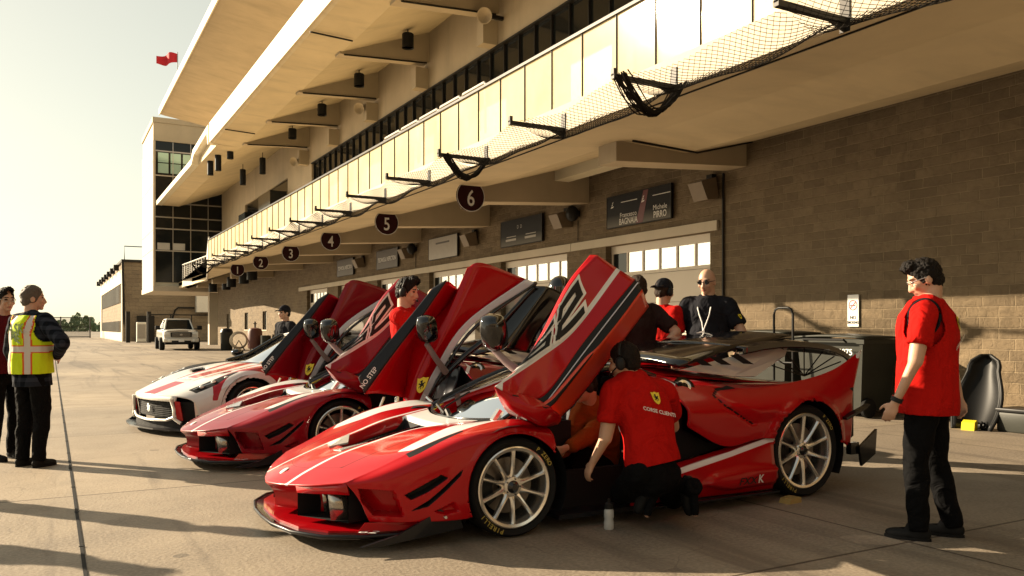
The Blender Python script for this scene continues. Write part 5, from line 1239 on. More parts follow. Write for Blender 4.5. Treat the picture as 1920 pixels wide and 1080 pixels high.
        m = MB(); m.ell((.86, s*1.0, .98), .10, .085, .06, None, 14, 8); m.tube([(.80, s*.86, .90), (.84, s*.98, .97)], .018, 6); B(m, 'mirror', 'black_gloss', None, 50)
        wheel(car, 0, s*.955, .335, .25, .28); wheel(car, 2.75, s*.965, .35, .26, .3)
        m = MB(); add_shield(m, (.62, s*.957, .70), (1, 0, 0) if s < 0 else (-1, 0, 0), (0, 0, 1), .17, lift=.006); B(m, 'shield', ['yellow_paint', 'black_plastic'], body, None, False)
    for s in (-1, 1):
        for cx_, cz_, rr in ((0, .33, .42), (2.75, .35, .44)):
            m = MB(); prof = [(cx_+rr*math.cos(a), cz_+rr*math.sin(a)) for a in np.linspace(-.5, PI+.5, 20)]
            m.grid([[Vector((p[0], s*.93, p[1])) for p in prof], [Vector((p[0], s*.5, p[1])) for p in prof]]); m.add([(p[0], s*.5, p[1]) for p in prof], [tuple(range(len(prof)))])
            B(m, 'wheel_well', 'interior')
    m = MB(); m.box(-.6, 3.4, -.60, .60, .09, .14); m.box(-.3, 3.4, -.52, .52, .14, .5); m.box(.6, 2.4, -.7, .7, .5, .72); m.box(3.40, 3.44, -.8, .8, .3, .85); B(m, 'underbody', 'interior')
    m = MB(); add_text(m, '29' if False else 'XX', .10, (-.45, 0, .675), (0, -1, 0), (1, 0, .3), lift=.012, bold=.01, sx=1.6); B(m, 'hood_lettering', 'white_paint', body, None, False)
    return car
carC = gt_car()
# ================================================================ pickup truck
def pickup():
    t = thing('pickup_truck', 'white pickup truck facing the camera near the far brick building', 'truck', (6.95, 54.0, 0), math.radians(-2))
    def B(mb, name, mat, par=None, smooth=None, recalc=True): return mb.build(name, mat, par or t, None, smooth, recalc)
    # front looks to local -Y; width along X
    lower = [[(-.93, .05, .62), (-.96, .02, .95), (-.90, .05, 1.14), (-.6, 0, 1.20), (0, -.03, 1.23), (.6, 0, 1.20), (.90, .05, 1.14), (.96, .02, .95), (.93, .05, .62)],
             [(-1.0, .5, .50), (-1.02, .5, .95), (-.94, .5, 1.19), (-.6, .5, 1.25), (0, .5, 1.28), (.6, .5, 1.25), (.94, .5, 1.19), (1.02, .5, .95), (1.0, .5, .50)],
             [(-1.0, 1.25, .50), (-1.02, 1.25, .95), (-.94, 1.25, 1.23), (-.6, 1.25, 1.28), (0, 1.25, 1.30), (.6, 1.25, 1.28), (.94, 1.25, 1.23), (1.02, 1.25, .95), (1.0, 1.25, .50)],
             [(-1.0, 5.6, .55), (-1.02, 5.6, .95), (-.95, 5.6, 1.28), (-.6, 5.6, 1.30), (0, 5.6, 1.30), (.6, 5.6, 1.30), (.95, 5.6, 1.28), (1.02, 5.6, .95), (1.0, 5.6, .55)]]
    S = surf(lower, 10, 6, (), ()); me = shell('body', S, 'truck_white', t, None, 45, .02)
    m = MB(); m.box(-.92, .92, .04, .10, .62, 1.14); B(m, 'front_panel', 'truck_white')
    cab = [[(-.80, 1.30, 1.27), (.80, 1.30, 1.27), (.90, 3.6, 1.27), (-.90, 3.6, 1.27)], [(-.66, 2.0, 1.88), (.66, 2.0, 1.88), (.68, 3.4, 1.90), (-.68, 3.4, 1.90)]]
    m = MB(); m.bbox(-.70, .70, 1.92, 3.45, 1.86, 1.95, .04); B(m, 'roof', 'truck_white', None, 40)
    m = MB(); m.add([(-.80, 1.30, 1.28), (.80, 1.30, 1.28), (.66, 1.98, 1.87), (-.66, 1.98, 1.87)], [(0, 1, 2, 3)]); B(m, 'windscreen', 'dark_window', None, None, False)
    for s in (-1, 1):
        m = MB(); m.add([(s*.84, 1.38, 1.28), (s*.93, 3.5, 1.28), (s*.69, 3.4, 1.87), (s*.68, 2.02, 1.87)], [(0, 1, 2, 3)]); B(m, 'side_window', 'dark_window', None, None, False)
        m = MB(); m.tube([(s*.83, 1.30, 1.26), (s*.68, 1.98, 1.88), (s*.69, 3.4, 1.89), (s*.93, 3.55, 1.26)], .05, 8); B(m, 'pillar', 'truck_white', None, 60)
        m = MB(); m.bbox(s*.80-.17, s*.80+.17, -.02, .10, .95, 1.13, .03); B(m, 'headlight', 'lamp_glass', None, 40)
        m = MB(); m.bbox(s*1.22-.15, s*1.22+.15, 1.42, 1.55, 1.25, 1.50, .04); m.box(min(s*.9, s*1.1), max(s*.9, s*1.1), 1.48, 1.52, 1.28, 1.33); B(m, 'mirror', 'black_plastic', None, 40)
        m = MB(); m.lathe([(0, 0), (.075, 0), (.085, .02)], (s*.70, -.13, .60), 'y', 16); B(m, 'fog_lamp', 'lamp_glass', None, 40)
        for yy in (.95, 4.5):
            w_ = MB(); w_.lathe([(.24, -.01), (.36, -.02), (.40, .03), (.40, .22), (.36, .27), (.2, .27)], (s*1.0-.13*(s > 0)-.14*(s < 0), yy, .40), 'x', 28); wo = B(w_, 'wheel', 'black_rubber', None, 40)
            w_ = MB(); w_.lathe([(0, -.0), (.23, .0), (.24, .05)], (s*1.0-.13 if s > 0 else -1.14, yy, .40), 'x', 24); B(w_, 'rim', 'silver', wo, 40)
    m = MB(); m.bbox(-.60, .60, -.06, .06, .80, 1.10, .05); g_ = B(m, 'grille', 'dark_metal', None, 40)
    m = MB()
    for i in range(4): m.box(-.52, .52, -.075, -.061, .84+.06*i, .855+.06*i)
    m.ell((0, -.07, .95), .09, .02, .06); B(m, 'grille_bar', 'steel', g_)
    m = MB(); m.bbox(-1.0, 1.0, -.12, .12, .50, .74, .05); bp = B(m, 'bumper', 'truck_white', None, 40)
    m = MB(); m.bbox(-.55, .55, -.135, -.1, .42, .60, .02); B(m, 'lower_grille', 'black_plastic', bp, 40)
    m = MB(); m.box(-.16, .16, -.16, -.14, .52, .68); B(m, 'plate', 'white_paint', bp)
    m = MB(); m.box(-.9, .9, .2, 5.4, .35, .52); B(m, 'chassis', 'interior')
    return t
pickup()
# ================================================================ things along the wall
def bin_(x, y, ry, wd, h, lb, lid='bin_plastic'):
    s = thing('wheeled_bin', lb, 'bin', (x, y, 0), ry, 'wheeled bins by the wall')
    m = MB(); a, b, c, d = wd/2*.84, .33, wd/2, .40
    rings = [[Vector(p) for p in ((-b, -a, .10), (b, -a, .10), (b, a, .10), (-b, a, .10))], [Vector(p) for p in ((-d*.97, -c*.97, h-.12), (d*.97, -c*.97, h-.12), (d*.97, c*.97, h-.12), (-d*.97, c*.97, h-.12))], [Vector(p) for p in ((-d*1.03, -c*1.03, h-.12), (d*1.03, -c*1.03, h-.12), (d*1.03, c*1.03, h-.12), (-d*1.03, c*1.03, h-.12))], [Vector(p) for p in ((-d*1.03, -c*1.03, h-.05), (d*1.03, -c*1.03, h-.05), (d*1.03, c*1.03, h-.05), (-d*1.03, c*1.03, h-.05))]]
    m.grid(rings, closed=True); m.f += [(3, 2, 1, 0), (12, 13, 14, 15)]; m.mi += [0, 0]; m.build('body', 'bin_plastic', s)
    m = MB(); G = [[Vector((d*1.1*u, c*1.08*v, h-.045+.05*(1-v*v)*(1-u*u*.5))) for v in np.linspace(-1, 1, 9)] for u in np.linspace(-1, 1, 7)]
    m.grid(G); o = m.build('lid', lid, s, None, 50, False); md = o.modifiers.new('t', 'SOLIDIFY'); md.thickness = .03
    m = MB(); m.tube([(-d*1.15, -c*.6, h-.1), (-d*1.3, -c*.6, h-.06), (-d*1.3, c*.6, h-.06), (-d*1.15, c*.6, h-.1)], .018, 6); m.build('handle', 'black_plastic', s)
    for yy in (-1, 1):
        m = MB(); m.lathe([(.02, -.04), (.13, -.04), (.15, -.02), (.15, .03), (.12, .05), (0, .05)], (-.22, yy*(a+.05), .15), 'y', 24); m.build('wheel', 'black_rubber', s, None, 40)
    return s
bA = bin_(11.0, 8.95, 0, 1.28, 1.24, 'big dark wheeled bin under the no smoking sign')
m = MB(); add_text(m, '5-8075', .13, (-.435, -.30, .99), (0, -1, 0), (0, 0, 1), lift=.01, bold=.01); m.build('lettering', 'white_paint', bA, None, None, False)
bin_(11.1, 10.55, .05, 1.2, 1.30, 'wheeled bin with a pale lid behind the tail of the nearest race car', 'bin_plastic')
ht = thing('hand_truck', 'hand truck with a tall black hoop handle standing between the bins', 'hand truck', (10.45, 9.72, 0), math.radians(0))
m = MB(); m.tube([(0, -.2, .1), (0, -.2, 1.58), (0, -.17, 1.66), (0, -.10, 1.69), (0, .10, 1.69), (0, .17, 1.66), (0, .2, 1.58), (0, .2, .1)], .02, 8)
for zz in (.4, .8, 1.15): m.tube([(0, -.2, zz), (0, .2, zz)], .014, 6)
m.build('frame', 'black_plastic', ht, None, 60); m = MB(); m.box(-.26, .02, -.22, .22, .02, .035); m.build('toe_plate', 'steel', ht)
for s in (-1, 1):
    m = MB(); m.lathe([(.02, -.03), (.11, -.03), (.125, 0), (.11, .03), (.02, .03)], (.1, s*.27, .125), 'y', 20); m.build('wheel', 'black_rubber', ht, None, 40)
def seat_shell(loc, rz, lb, h=.98):
    s = thing('seat_shell', lb, 'seat shell', loc, rz)
    m = MB(); rows = []
    for t in np.linspace(0, 1, 15):
        zz = h*t; hw = (.20+.10*math.sin(PI*min(1, t*1.15+.12)))*(1 if t < .85 else math.sqrt(max(0.02, 1-((t-.85)/.16)**2))); lean = .30*t
        rows.append([Vector((lean-.16*abs(u)**2.2*(1-.3*t)-.10*(1-t)**3, hw*u, zz)) for u in np.linspace(-1, 1, 15)])
    m.grid(rows); hole = [i for i, f in enumerate(m.f) if False]
    o = m.build('shell', 'shell_black', s, None, 60, False); md = o.modifiers.new('t', 'SOLIDIFY'); md.thickness = .025
    m = MB(); m.tube([r[0] for r in rows]+[p for p in rows[-1]]+[r[-1] for r in reversed(rows)], .024, 8); m.build('rim', 'black_plastic', s, None, 60)
    m = MB(); m.lathe([(0, 0), (.05, 0)], (0, 0, 0), 'x', 20); m.v = [(.115+.30*.32-.02, p[1]*.7+.02, p[2]*1.5+.34) for p in m.v]; m.build('harness_slot', 'concrete_light', s)
    m = MB()
    for i in range(5): m.tube([(-.22+.02*i, -.18+.08*i, .03), (-.12, -.15+.07*i, .10), (-.05, -.12+.06*i, .06)], .016, 6)
    m.build('harness', 'black_plastic', s); return s
seat_shell((11.0, 6.78, 0), math.radians(8), 'black moulded seat shell leaning against the sunlit brick wall')
def chock(loc, rz, lb, sz=(.16, .16, .13)):
    m = MB(); a, b, c = sz; m.prism([(-a/2, 0), (a/2, 0), (a/2, c*.9), (a/4, c), (-a/3, c*.8)], -b/2, b/2, 'y'); m.box(-a*.2, a*.3, -b/2-.003, b/2+.003, c*.3, c*.45)
    o = tag(m.build('wheel_chock', 'yellow_paint'), lb, 'chock', 'yellow wheel chocks'); o.location = loc; o.rotation_euler.z = rz; return o
chock((10.72, 6.75, 0), .3, 'yellow block on the ground below the black seat shell')
o_ = chock((5.04, 4.62, 0), .1, 'low tan wedge against the rear tyre of the nearest race car', (.15, .10, .045)); o_.data.materials[0] = M['chock_tan']
sb = thing('storage_box', 'low dark storage box on the ground at the foot of the brick wall, right edge', 'box', (11.15, 6.0, 0))
m = MB(); m.bbox(-.25, .25, -.5, .5, 0, .26, .03); m.build('body', 'bin_plastic', sb, None, 40); m = MB(); m.bbox(-.26, .26, -.51, .51, .262, .31, .015); m.build('lid', 'black_plastic', sb, None, 40)
bt = thing('drink_bottle', 'clear squeeze bottle with a black cap standing on the ground by the kneeling mechanic', 'bottle', (3.30, 4.60, 0))
m = MB(); m.lathe([(.030, 0), (.034, .008), (.034, .05), (.029, .07), (.034, .09), (.033, .125), (.026, .14)], n=24)
b_ = NB('bottle_plastic'); b_.set(Base_Color=(.75, .75, .73), Roughness=.25, Transmission_Weight=.35); M['bottle_plastic'] = b_.m
m.build('body', 'bottle_plastic', bt, None, 40); m = MB(); m.lathe([(.030, .14), (.030, .175), (.012, .185), (.010, .205), (0, .205)], n=20); m.build('cap', 'black_plastic', bt, None, 40)
# tanks and bins by the far end of the wall
tk = thing('fuel_tank', 'rust red upright tank on a frame beside the far wall windows', 'tank', (10.7, 51.0, 0))
m = MB(); m.lathe([(0, .12), (.36, .12), (.42, .22), (.42, 1.15), (.34, 1.32), (.1, 1.38), (0, 1.38)], n=28); m.build('body', 'barrel_rust', tk, None, 40); m = MB(); m.tube([(0, 0, 1.35), (0, 0, 1.75)], .05, 8); m.lathe([(.05, 1.6), (.12, 1.6), (.12, 1.64), (.05, 1.64)], n=12); m.build('valve', 'dark_metal', tk)
m = MB()
for a in (0, 2.1, 4.2): m.tube([(.36*math.cos(a), .36*math.sin(a), 0), (.36*math.cos(a), .36*math.sin(a), .2)], .04, 6)
m.build('leg', 'dark_metal', tk)
hr = thing('hose_reel', 'coiled pale hose reel on a stand beside the rust red tank', 'hose reel', (9.9, 51.6, 0))
m = MB()
for i in range(4): m.lathe([(.42+.03*i, -.03), (.45+.03*i, 0), (.42+.03*i, .03), (.39+.03*i, 0)], (0, .06*i, .62), 'y', 28, close=True)
m.build('hose', 'concrete_light', hr, None, 60); m = MB(); m.tube([(-.35, .1, 0), (0, .1, .62), (.35, .1, 0)], .04, 6); m.build('stand', 'dark_metal', hr)
gb = thing('litter_bin', 'dark round litter bin standing by the far column', 'bin', (9.35, 52.6, 0))
m = MB(); m.lathe([(.30, 0), (.34, .05), (.36, 1.05), (.38, 1.1)], n=24); m.build('body', 'bin_plastic', gb, None, 40); m = MB(); m.lathe([(.39, 1.1), (.30, 1.3), (0, 1.36)], n=24); m.build('lid', 'black_plastic', gb, None, 40)
db = thing('dark_drum', 'dark drum between the rust red tank and the brick wall', 'drum', (11.15, 50.2, 0))
m = MB(); m.lathe([(.29, 0), (.3, .02), (.3, .3), (.31, .31), (.3, .32), (.3, .6), (.31, .61), (.3, .62), (.3, .9), (.28, .92), (0, .9)], n=24); m.build('body', 'bin_plastic', db, None, 40); m = MB(); m.lathe([(.04, .9), (.04, .94), (0, .94)], (.15, 0, 0), n=10); m.build('cap', 'steel', db)
# ================================================================ people
def remesh(mb, voxel, smooth=4):
    me = bpy.data.meshes.new('tmp'); me.from_pydata(mb.v, [], mb.f)
    bm = bmesh.new(); bm.from_mesh(me); bmesh.ops.recalc_face_normals(bm, faces=bm.faces[:]); bm.to_mesh(me); bm.free()
    ob = bpy.data.objects.new('tmp', me); COL.objects.link(ob)
    a = ob.modifiers.new('r', 'REMESH'); a.mode = 'VOXEL'; a.voxel_size = voxel
    if smooth: b = ob.modifiers.new('s', 'SMOOTH'); b.factor = .5; b.iterations = smooth
    bpy.context.view_layer.update()
    out = bpy.data.meshes.new_from_object(ob.evaluated_get(bpy.context.evaluated_depsgraph_get()))
    bpy.data.objects.remove(ob); bpy.data.meshes.remove(me); return out
def put(me, name, mats, parent, smooth=True):
    me.name = name; me.materials.clear()
    for m in (mats if isinstance(mats, list) else [mats]): me.materials.append(M[m])
    me.polygons.foreach_set('use_smooth', [True]*len(me.polygons)); me.update()
    ob = bpy.data.objects.new(name, me); COL.objects.link(ob); ob.parent = parent; return ob
def bisect(me, co, no, keep_pos=True):
    bm = bmesh.new(); bm.from_mesh(me)
    bmesh.ops.bisect_plane(bm, geom=bm.verts[:]+bm.edges[:]+bm.faces[:], plane_co=Vector(co), plane_no=Vector(no), clear_inner=keep_pos, clear_outer=not keep_pos)
    bm.to_mesh(me); bm.free()
def wrinkle(me, amp, seed, freq=9.0, zs=.5):
    from mathutils import noise as nz
    n = len(me.vertices); co = np.empty(n*3, np.float32); me.vertices.foreach_get('co', co); no = np.empty(n*3, np.float32); me.vertex_normals.foreach_get('vector', no)
    co = co.reshape(-1, 3); no = no.reshape(-1, 3); out = co.copy()
    for i in range(n):
        p = Vector(co[i]); d = nz.noise(Vector((p.x*freq+seed, p.y*freq, p.z*freq*zs)))+.5*nz.noise(Vector((p.x*freq*2.3, p.y*freq*2.3+seed, p.z*freq*2.3*zs)))
        out[i] += no[i]*(d*amp)
    me.vertices.foreach_set('co', out.reshape(-1)); me.update()
DEF = dict(pelvis=(0, 0, .96), waist=(-.005, 0, 1.12), chest=(.0, 0, 1.33), neck=(-.015, 0, 1.49), head=(.015, 0, 1.66),
    shL=(-.01, .185, 1.43), elL=(-.03, .235, 1.14), wrL=(.04, .245, .89), shR=(-.01, -.185, 1.43), elR=(-.03, -.235, 1.14), wrR=(.04, -.245, .89),
    hipL=(0, .095, .93), knL=(.02, .105, .50), anL=(-.02, .11, .09), hipR=(0, -.095, .93), knR=(.02, -.105, .50), anR=(-.02, -.11, .09))
def person(label, loc, face, H=1.78, J=None, world=None, bulk=1.0, belly=0.0, skin='skin', hair='hair_black', bald=False, yaw=0, pitch=0, shirt='shirt_red', trouser='trouser_black', hem=.90, sleeve=.62,
           shoe='black_rubber', group='people around the cars', vox=.0085, lean_hair=0, handdir=None, curl=.7, footdir=None, loose=1.0, open_collar=True, shoes=True, seed=1):
    """face: world direction the body faces (x,y). joints are given in the body's frame: X ahead, Y to its left, Z up"""
    rz = math.atan2(face[1], face[0]); sc = H/1.78
    root = thing('person', label, 'person', loc, rz, group)
    j = {k: Vector(v)*sc for k, v in DEF.items()}
    for k, v in (J or {}).items(): j[k] = Vector(v)*sc
    inv = Matrix.Translation(Vector(loc)) @ Matrix.Rotation(rz, 4, 'Z'); inv = inv.inverted()
    for k, v in (world or {}).items(): j[k] = inv @ Vector(v)
    b = bulk*sc; U3 = (j['neck']-j['pelvis']).normalized(); left = (j['shL']-j['shR']).normalized()
    fw = left.cross(U3).normalized()
    # head frame
    hu = (j['head']-j['neck']).normalized(); hr_ = Matrix.Rotation(math.radians(yaw), 3, 'Z') @ Matrix.Rotation(math.radians(pitch), 3, 'Y')
    base = Matrix((fw if abs(fw.z) < .8 else Vector((1, 0, 0)), left, U3)).transposed() if abs(U3.z) < .85 and False else Matrix.Identity(3)
    HR = base @ hr_; hc = j['head']
    def hp(x, y, z): return hc+HR @ (Vector((x, y, z))*sc)
    def hell(mb, c, r, n=16, m_=10): mb.ell(hp(*c), r[0]*sc, r[1]*sc, r[2]*sc, HR, n, m_)
    # ---- body: one continuous surface
    m = MB()
    hell(m, (-.008, 0, .022), (.098, .077, .100), 24, 16); hell(m, (.022, 0, -.045), (.070, .060, .070)); hell(m, (.070, 0, -.098), (.022, .026, .018))
    m.cone(hp(.088, 0, .012), .010*sc, hp(.108, 0, -.036), .014*sc, n=10); hell(m, (.100, .012, -.040), (.012, .010, .009), 8, 6); hell(m, (.100, -.012, -.040), (.012, .010, .009), 8, 6)
    hell(m, (.078, .030, .030), (.018, .028, .010), 10, 6); hell(m, (.078, -.030, .030), (.018, .028, .010), 10, 6)
    hell(m, (.070, .042, -.025), (.024, .022, .022), 10, 8); hell(m, (.070, -.042, -.025), (.024, .022, .022), 10, 8)
    hell(m, (.088, 0, -.062), (.010, .024, .007), 10, 6); hell(m, (.086, 0, -.076), (.010, .020, .007), 10, 6)
    for s in (-1, 1): hell(m, (-.004, s*.079, -.012), (.022, .010, .034), 10, 8)
    m.cone(hp(-.025, 0, -.06), .060*sc, j['neck']+Vector((0, 0, -.02)), .068*b)
    m.cone(j['pelvis'], .150*b, j['waist'], .145*b, .72, left); m.cone(j['waist'], .140*b, j['chest'], .165*b, .68, left); m.cone(j['chest'], .160*b, j['neck']-U3*.06*sc, .11*b, .66, left)
    for s, sd in (('L', 1), ('R', -1)):
        sh, el, wr = j['sh'+s], j['el'+s], j['wr'+s]
        m.cone(j['neck']-U3*.05*sc, .055*b, sh, .058*b); m.cone(sh, .056*b, el, .043*b); m.cone(el, .043*b, wr, .029*sc, .85)
        d = (wr-el).normalized() if not (handdir and s in handdir) else (Matrix.Rotation(-rz, 3, 'Z') @ Vector(handdir[s])).normalized()
        pn = d.cross(Vector((0, sd, 0.15))); pn = left*sd*-1 if pn.length < .2 else pn.normalized()
        # palm normal faces the body's side for a hanging hand
        pal = (-left*sd); pal = (pal-d*pal.dot(d)); pal = pal.normalized() if pal.length > .25 else d.orthogonal().normalized()
        acr = d.cross(pal).normalized()
        m.cone(wr, .027*sc, wr+d*.03*sc, .030*sc, .75, acr); pc = wr+d*.062*sc; m.ell(pc, .044*sc, .041*sc, .017*sc, Matrix((d, acr, pal)).transposed(), 14, 8)
        fwdside = 1 if acr.dot(fw) > 0 else -1
        for i, (off, ln) in enumerate(((.030, .070), (.010, .078), (-.011, .072), (-.030, .056))):
            o0 = wr+d*(.095-.006*abs(i-1.3))*sc+acr*off*sc*fwdside; c1 = curl*(.5+.12*i)
            d1 = (d*math.cos(c1)+pal*math.sin(c1)); d2 = (d*math.cos(c1*2.1)+pal*math.sin(c1*2.1))
            k1 = o0+d1*ln*.5*sc; m.cone(o0, .0095*sc, k1, .0088*sc, n=8); m.cone(k1, .0088*sc, k1+d2*ln*.5*sc, .0075*sc, n=8)
        t0 = wr+d*.04*sc+acr*.034*sc*fwdside; t1 = t0+(d*.65+acr*.6*fwdside+pal*.35).normalized()*.040*sc; m.cone(t0, .013*sc, t1, .011*sc, n=8); m.cone(t1, .011*sc, t1+(d*.85+acr*.25*fwdside+pal*.45).normalized()*.032*sc, .0085*sc, n=8)
        hi, kn, an = j['hip'+s], j['kn'+s], j['an'+s]
        m.cone(hi, .082*b, kn, .055*b); m.cone(kn, .054*b, an, .038*sc)
        fd = Vector((1, 0, 0)) if not (footdir and s in footdir) else (Matrix.Rotation(-rz, 3, 'Z') @ Vector(footdir[s])).normalized()
        m.cone(an+Vector((0, 0, -.03))*sc-fd*.02*sc, .034*sc, an+fd*.13*sc+Vector((0, 0, -.05))*sc, .026*sc)
    me = remesh(m, vox*sc, 4); ob = put(me, 'body', [skin, 'eye_dark', 'lips', hair, trouser], root)
    mi = []
    for p in me.polygons:
        q = HR.inverted() @ (p.center-hc)/sc; k = 0
        for s in (-1, 1):
            if ((q.y-s*.031)/.015)**2+((q.z-.008)/.0075)**2 < 1 and q.x > .06: k = 1
            if ((q.y-s*.032)/.022)**2+((q.z-.030)/.0055)**2 < 1 and q.x > .06: k = 3
        if (q.y/.026)**2+((q.z+.069)/.009)**2 < 1 and q.x > .08: k = 2
        if not bald and q.z > -.02-.5*q.x-.02 and q.x < .03 and q.z > -.05 and abs(q.y) < .082 and (q.x < -.03 or q.z > .07): k = 3
        if (p.center-j['anL']).length < .19*sc or (p.center-j['anR']).length < .19*sc: k = 4
        mi.append(k)
    me.polygons.foreach_set('material_index', mi)
    # ---- hair
    if not bald:
        h = MB(); hell(h, (-.014, 0, .030), (.104, .085, .108), 28, 18); hell(h, (-.05, 0, -.02), (.062, .074, .07))
        if lean_hair: hell(h, (.05, 0, .105), (.06, .06, .035+lean_hair))
        hm = remesh(h, (.0055 if lean_hair else .008)*sc, 2); bisect(hm, hp(.085, 0, .072), HR @ Vector((-.145, 0, .085)))
        wrinkle(hm, (.009 if lean_hair else .006)*sc, seed, 62 if lean_hair else 40, .8); put(hm, 'hair', hair, root)
    # ---- shirt
    m = MB(); hz = hem*sc
    hemc = j['pelvis'].lerp(j['waist'], 0)-U3*max(.02, (j['pelvis'].z-hz))
    m.cone(hemc-U3*.06*sc, .178*b*loose, j['waist'], (.168+belly*.6)*b, .80, left); m.cone(j['waist'], (.168+belly*.6)*b, j['chest'], .186*b, .74, left, ); m.cone(j['chest'], .184*b, j['neck']-U3*.075*sc, .125*b, .72, left)
    if belly: m.ell(j['waist']+fw*.05*sc+U3*.0, .15*b, .16*b, .17*b, None, 18, 12)
    for s in 'LR':
        sh, el, wr = j['sh'+s], j['el'+s], j['wr'+s]
        m.cone(j['neck']-U3*.05*sc, .066*b, sh, .078*b)
        if sleeve <= 1: e = sh.lerp(el, sleeve); m.cone(sh, .078*b, e, .070*b, flat1=True)
        else: m.cone(sh, .076*b, el, .060*b); m.cone(el, .060*b, el.lerp(wr, sleeve-1), .046*b)
    m.cone(j['neck']-U3*.06*sc, .085*b, j['neck']+U3*.018*sc, .068*b, .95, left, ends=False)
    sm = remesh(m, .011*sc, 5)
    bisect(sm, hemc, U3)
    wrinkle(sm, .015*sc, seed, 9, .55)
    so = put(sm, 'shirt', shirt, root); so.modifiers.new('t', 'SOLIDIFY').thickness = -.006
    # ---- trousers
    m = MB(); m.cone(j['pelvis']+U3*.06*sc, .150*b, j['hipL'].lerp(j['hipR'], .5), .155*b, .80, left)
    for s in 'LR':
        hi, kn, an = j['hip'+s], j['kn'+s], j['an'+s]
        m.cone(hi, .102*b, kn, .076*b); m.cone(kn, .076*b, an+(an-kn).normalized()*.03*sc, .060*b, flat1=True)
    tm = remesh(m, .012*sc, 5); wrinkle(tm, .012*sc, seed+5, 9, .8); put(tm, 'trousers', trouser, root)
    # ---- shoes
    for s in 'LR' if shoes else '':
        an = j['an'+s]; kn = j['kn'+s]
        fd = Vector((1, 0, 0)) if not (footdir and s in footdir) else (Matrix.Rotation(-rz, 3, 'Z') @ Vector(footdir[s])).normalized()
        sd = fd.cross(Vector((0, 0, 1))).normalized() if abs(fd.z) < .9 else left; up = sd.cross(fd).normalized(); RM = Matrix((fd, sd, up)).transposed()
        c = an-up*.055*sc
        m = MB(); m.ell(c+fd*.0*sc+up*.01*sc, .075*sc, .045*sc, .055*sc, RM); m.ell(c+fd*.10*sc-up*.005*sc, .105*sc, .050*sc, .038*sc, RM); m.ell(c+fd*.03*sc+up*.04*sc, .05*sc, .042*sc, .045*sc, RM)
        s_ = remesh(m, .009*sc, 3); bisect(s_, c-up*.022*sc, up); o = put(s_, 'shoe', shoe, root)
        m = MB(); pts = []
        for k in range(24):
            a = 2*PI*k/24; pts.append(c+fd*(.065+.140*math.cos(a)*(1 if math.cos(a) > 0 else .98))*sc+sd*(.048+.005*math.cos(a))*math.sin(a)*sc)
        m.add([p-up*.034*sc for p in pts]+[p-up*.018*sc for p in pts], [tuple(range(23, -1, -1)), tuple(range(24, 48))]+[(i, (i+1) % 24, (i+1) % 24+24, i+24) for i in range(24)]); m.build('sole', 'black_rubber', o, None, 40)
    root_info = dict(root=root, hp=hp, HR=HR, sc=sc, j=j, left=left, U=U3, fw=fw, inv=inv, b=b)
    return root_info
def headset(I, mic=True):
    m = MB(); sc = I['sc']; hp = I['hp']
    m.tube([hp(-.01, .092*math.cos(t), .018+.112*math.sin(t)) for t in np.linspace(-.25, PI+.25, 16)], .012*sc, 8)
    for s in (-1, 1): m.ell(hp(-.006, s*.094, -.012), .036*sc, .024*sc, .046*sc, I['HR'])
    if mic: m.tube([hp(.02, .10, -.03), hp(.07, .085, -.06), hp(.105, .03, -.072)], .005*sc, 6); m.ell(hp(.108, .02, -.072), .012*sc, .014*sc, .010*sc)
    m.build('headset', 'black_plastic', I['root'], None, 50)
def cap(I, mat='shirt_black', back=False, brim=True):
    m = MB(); sc = I['sc']; hell = lambda c, r: m.ell(I['hp'](*c), r[0]*sc, r[1]*sc, r[2]*sc, I['HR'], 24, 14)
    hell((-.010, 0, .045), (.108, .090, .098)); cm = remesh(m, .008*sc, 2); bisect(cm, I['hp'](0, 0, .035), I['HR'] @ Vector((-.15, 0, 1))); c = put(cm, 'cap', mat, I['root']); c.modifiers.new('t', 'SOLIDIFY').thickness = .004
    if brim:
        q = MB(); s = -1 if back else 1
        G = [[I['hp'](s*(.075+.085*u), .075*v*(1-.25*u*u), .052-.012*u-.020*v*v) for v in np.linspace(-1, 1, 9)] for u in np.linspace(0, 1, 5)]
        q.grid(G); o = q.build('brim', mat, c, None, 60, False); o.modifiers.new('t', 'SOLIDIFY').thickness = .005
def glasses(I, dark=True):
    m = MB(); sc = I['sc']; hp = I['hp']
    for s in (-1, 1):
        pts = [hp(.098-.012*abs(math.cos(t)), s*.034+.026*math.cos(t), .006+.017*math.sin(t)) for t in np.linspace(0, 2*PI, 14, endpoint=False)]
        if dark: m.add(pts, [tuple(range(14))])
        m.tube(pts+[pts[0]], .0025*sc, 5); m.tube([hp(.088, s*.06, .012), hp(.06, s*.078, .012), hp(0, s*.083, .008)], .003*sc, 5)
    m.tube([hp(.100, -.012, .010), hp(.104, 0, .013), hp(.100, .012, .010)], .0028*sc, 5); m.build('glasses', 'black_gloss' if dark else 'steel', I['root'], None, None, False)
def watch(I, s='L', mat='black_plastic'):
    el, wr = I['j']['el'+s], I['j']['wr'+s]; d = (wr-el).normalized(); m = MB(); c = wr-d*.012*I['sc']
    a, b = dirbasis(d); m.tube([c-d*.014*I['sc'], c+d*.014*I['sc']], .036*I['sc'], 18); m.build('watch', mat, I['root'], None, 40)
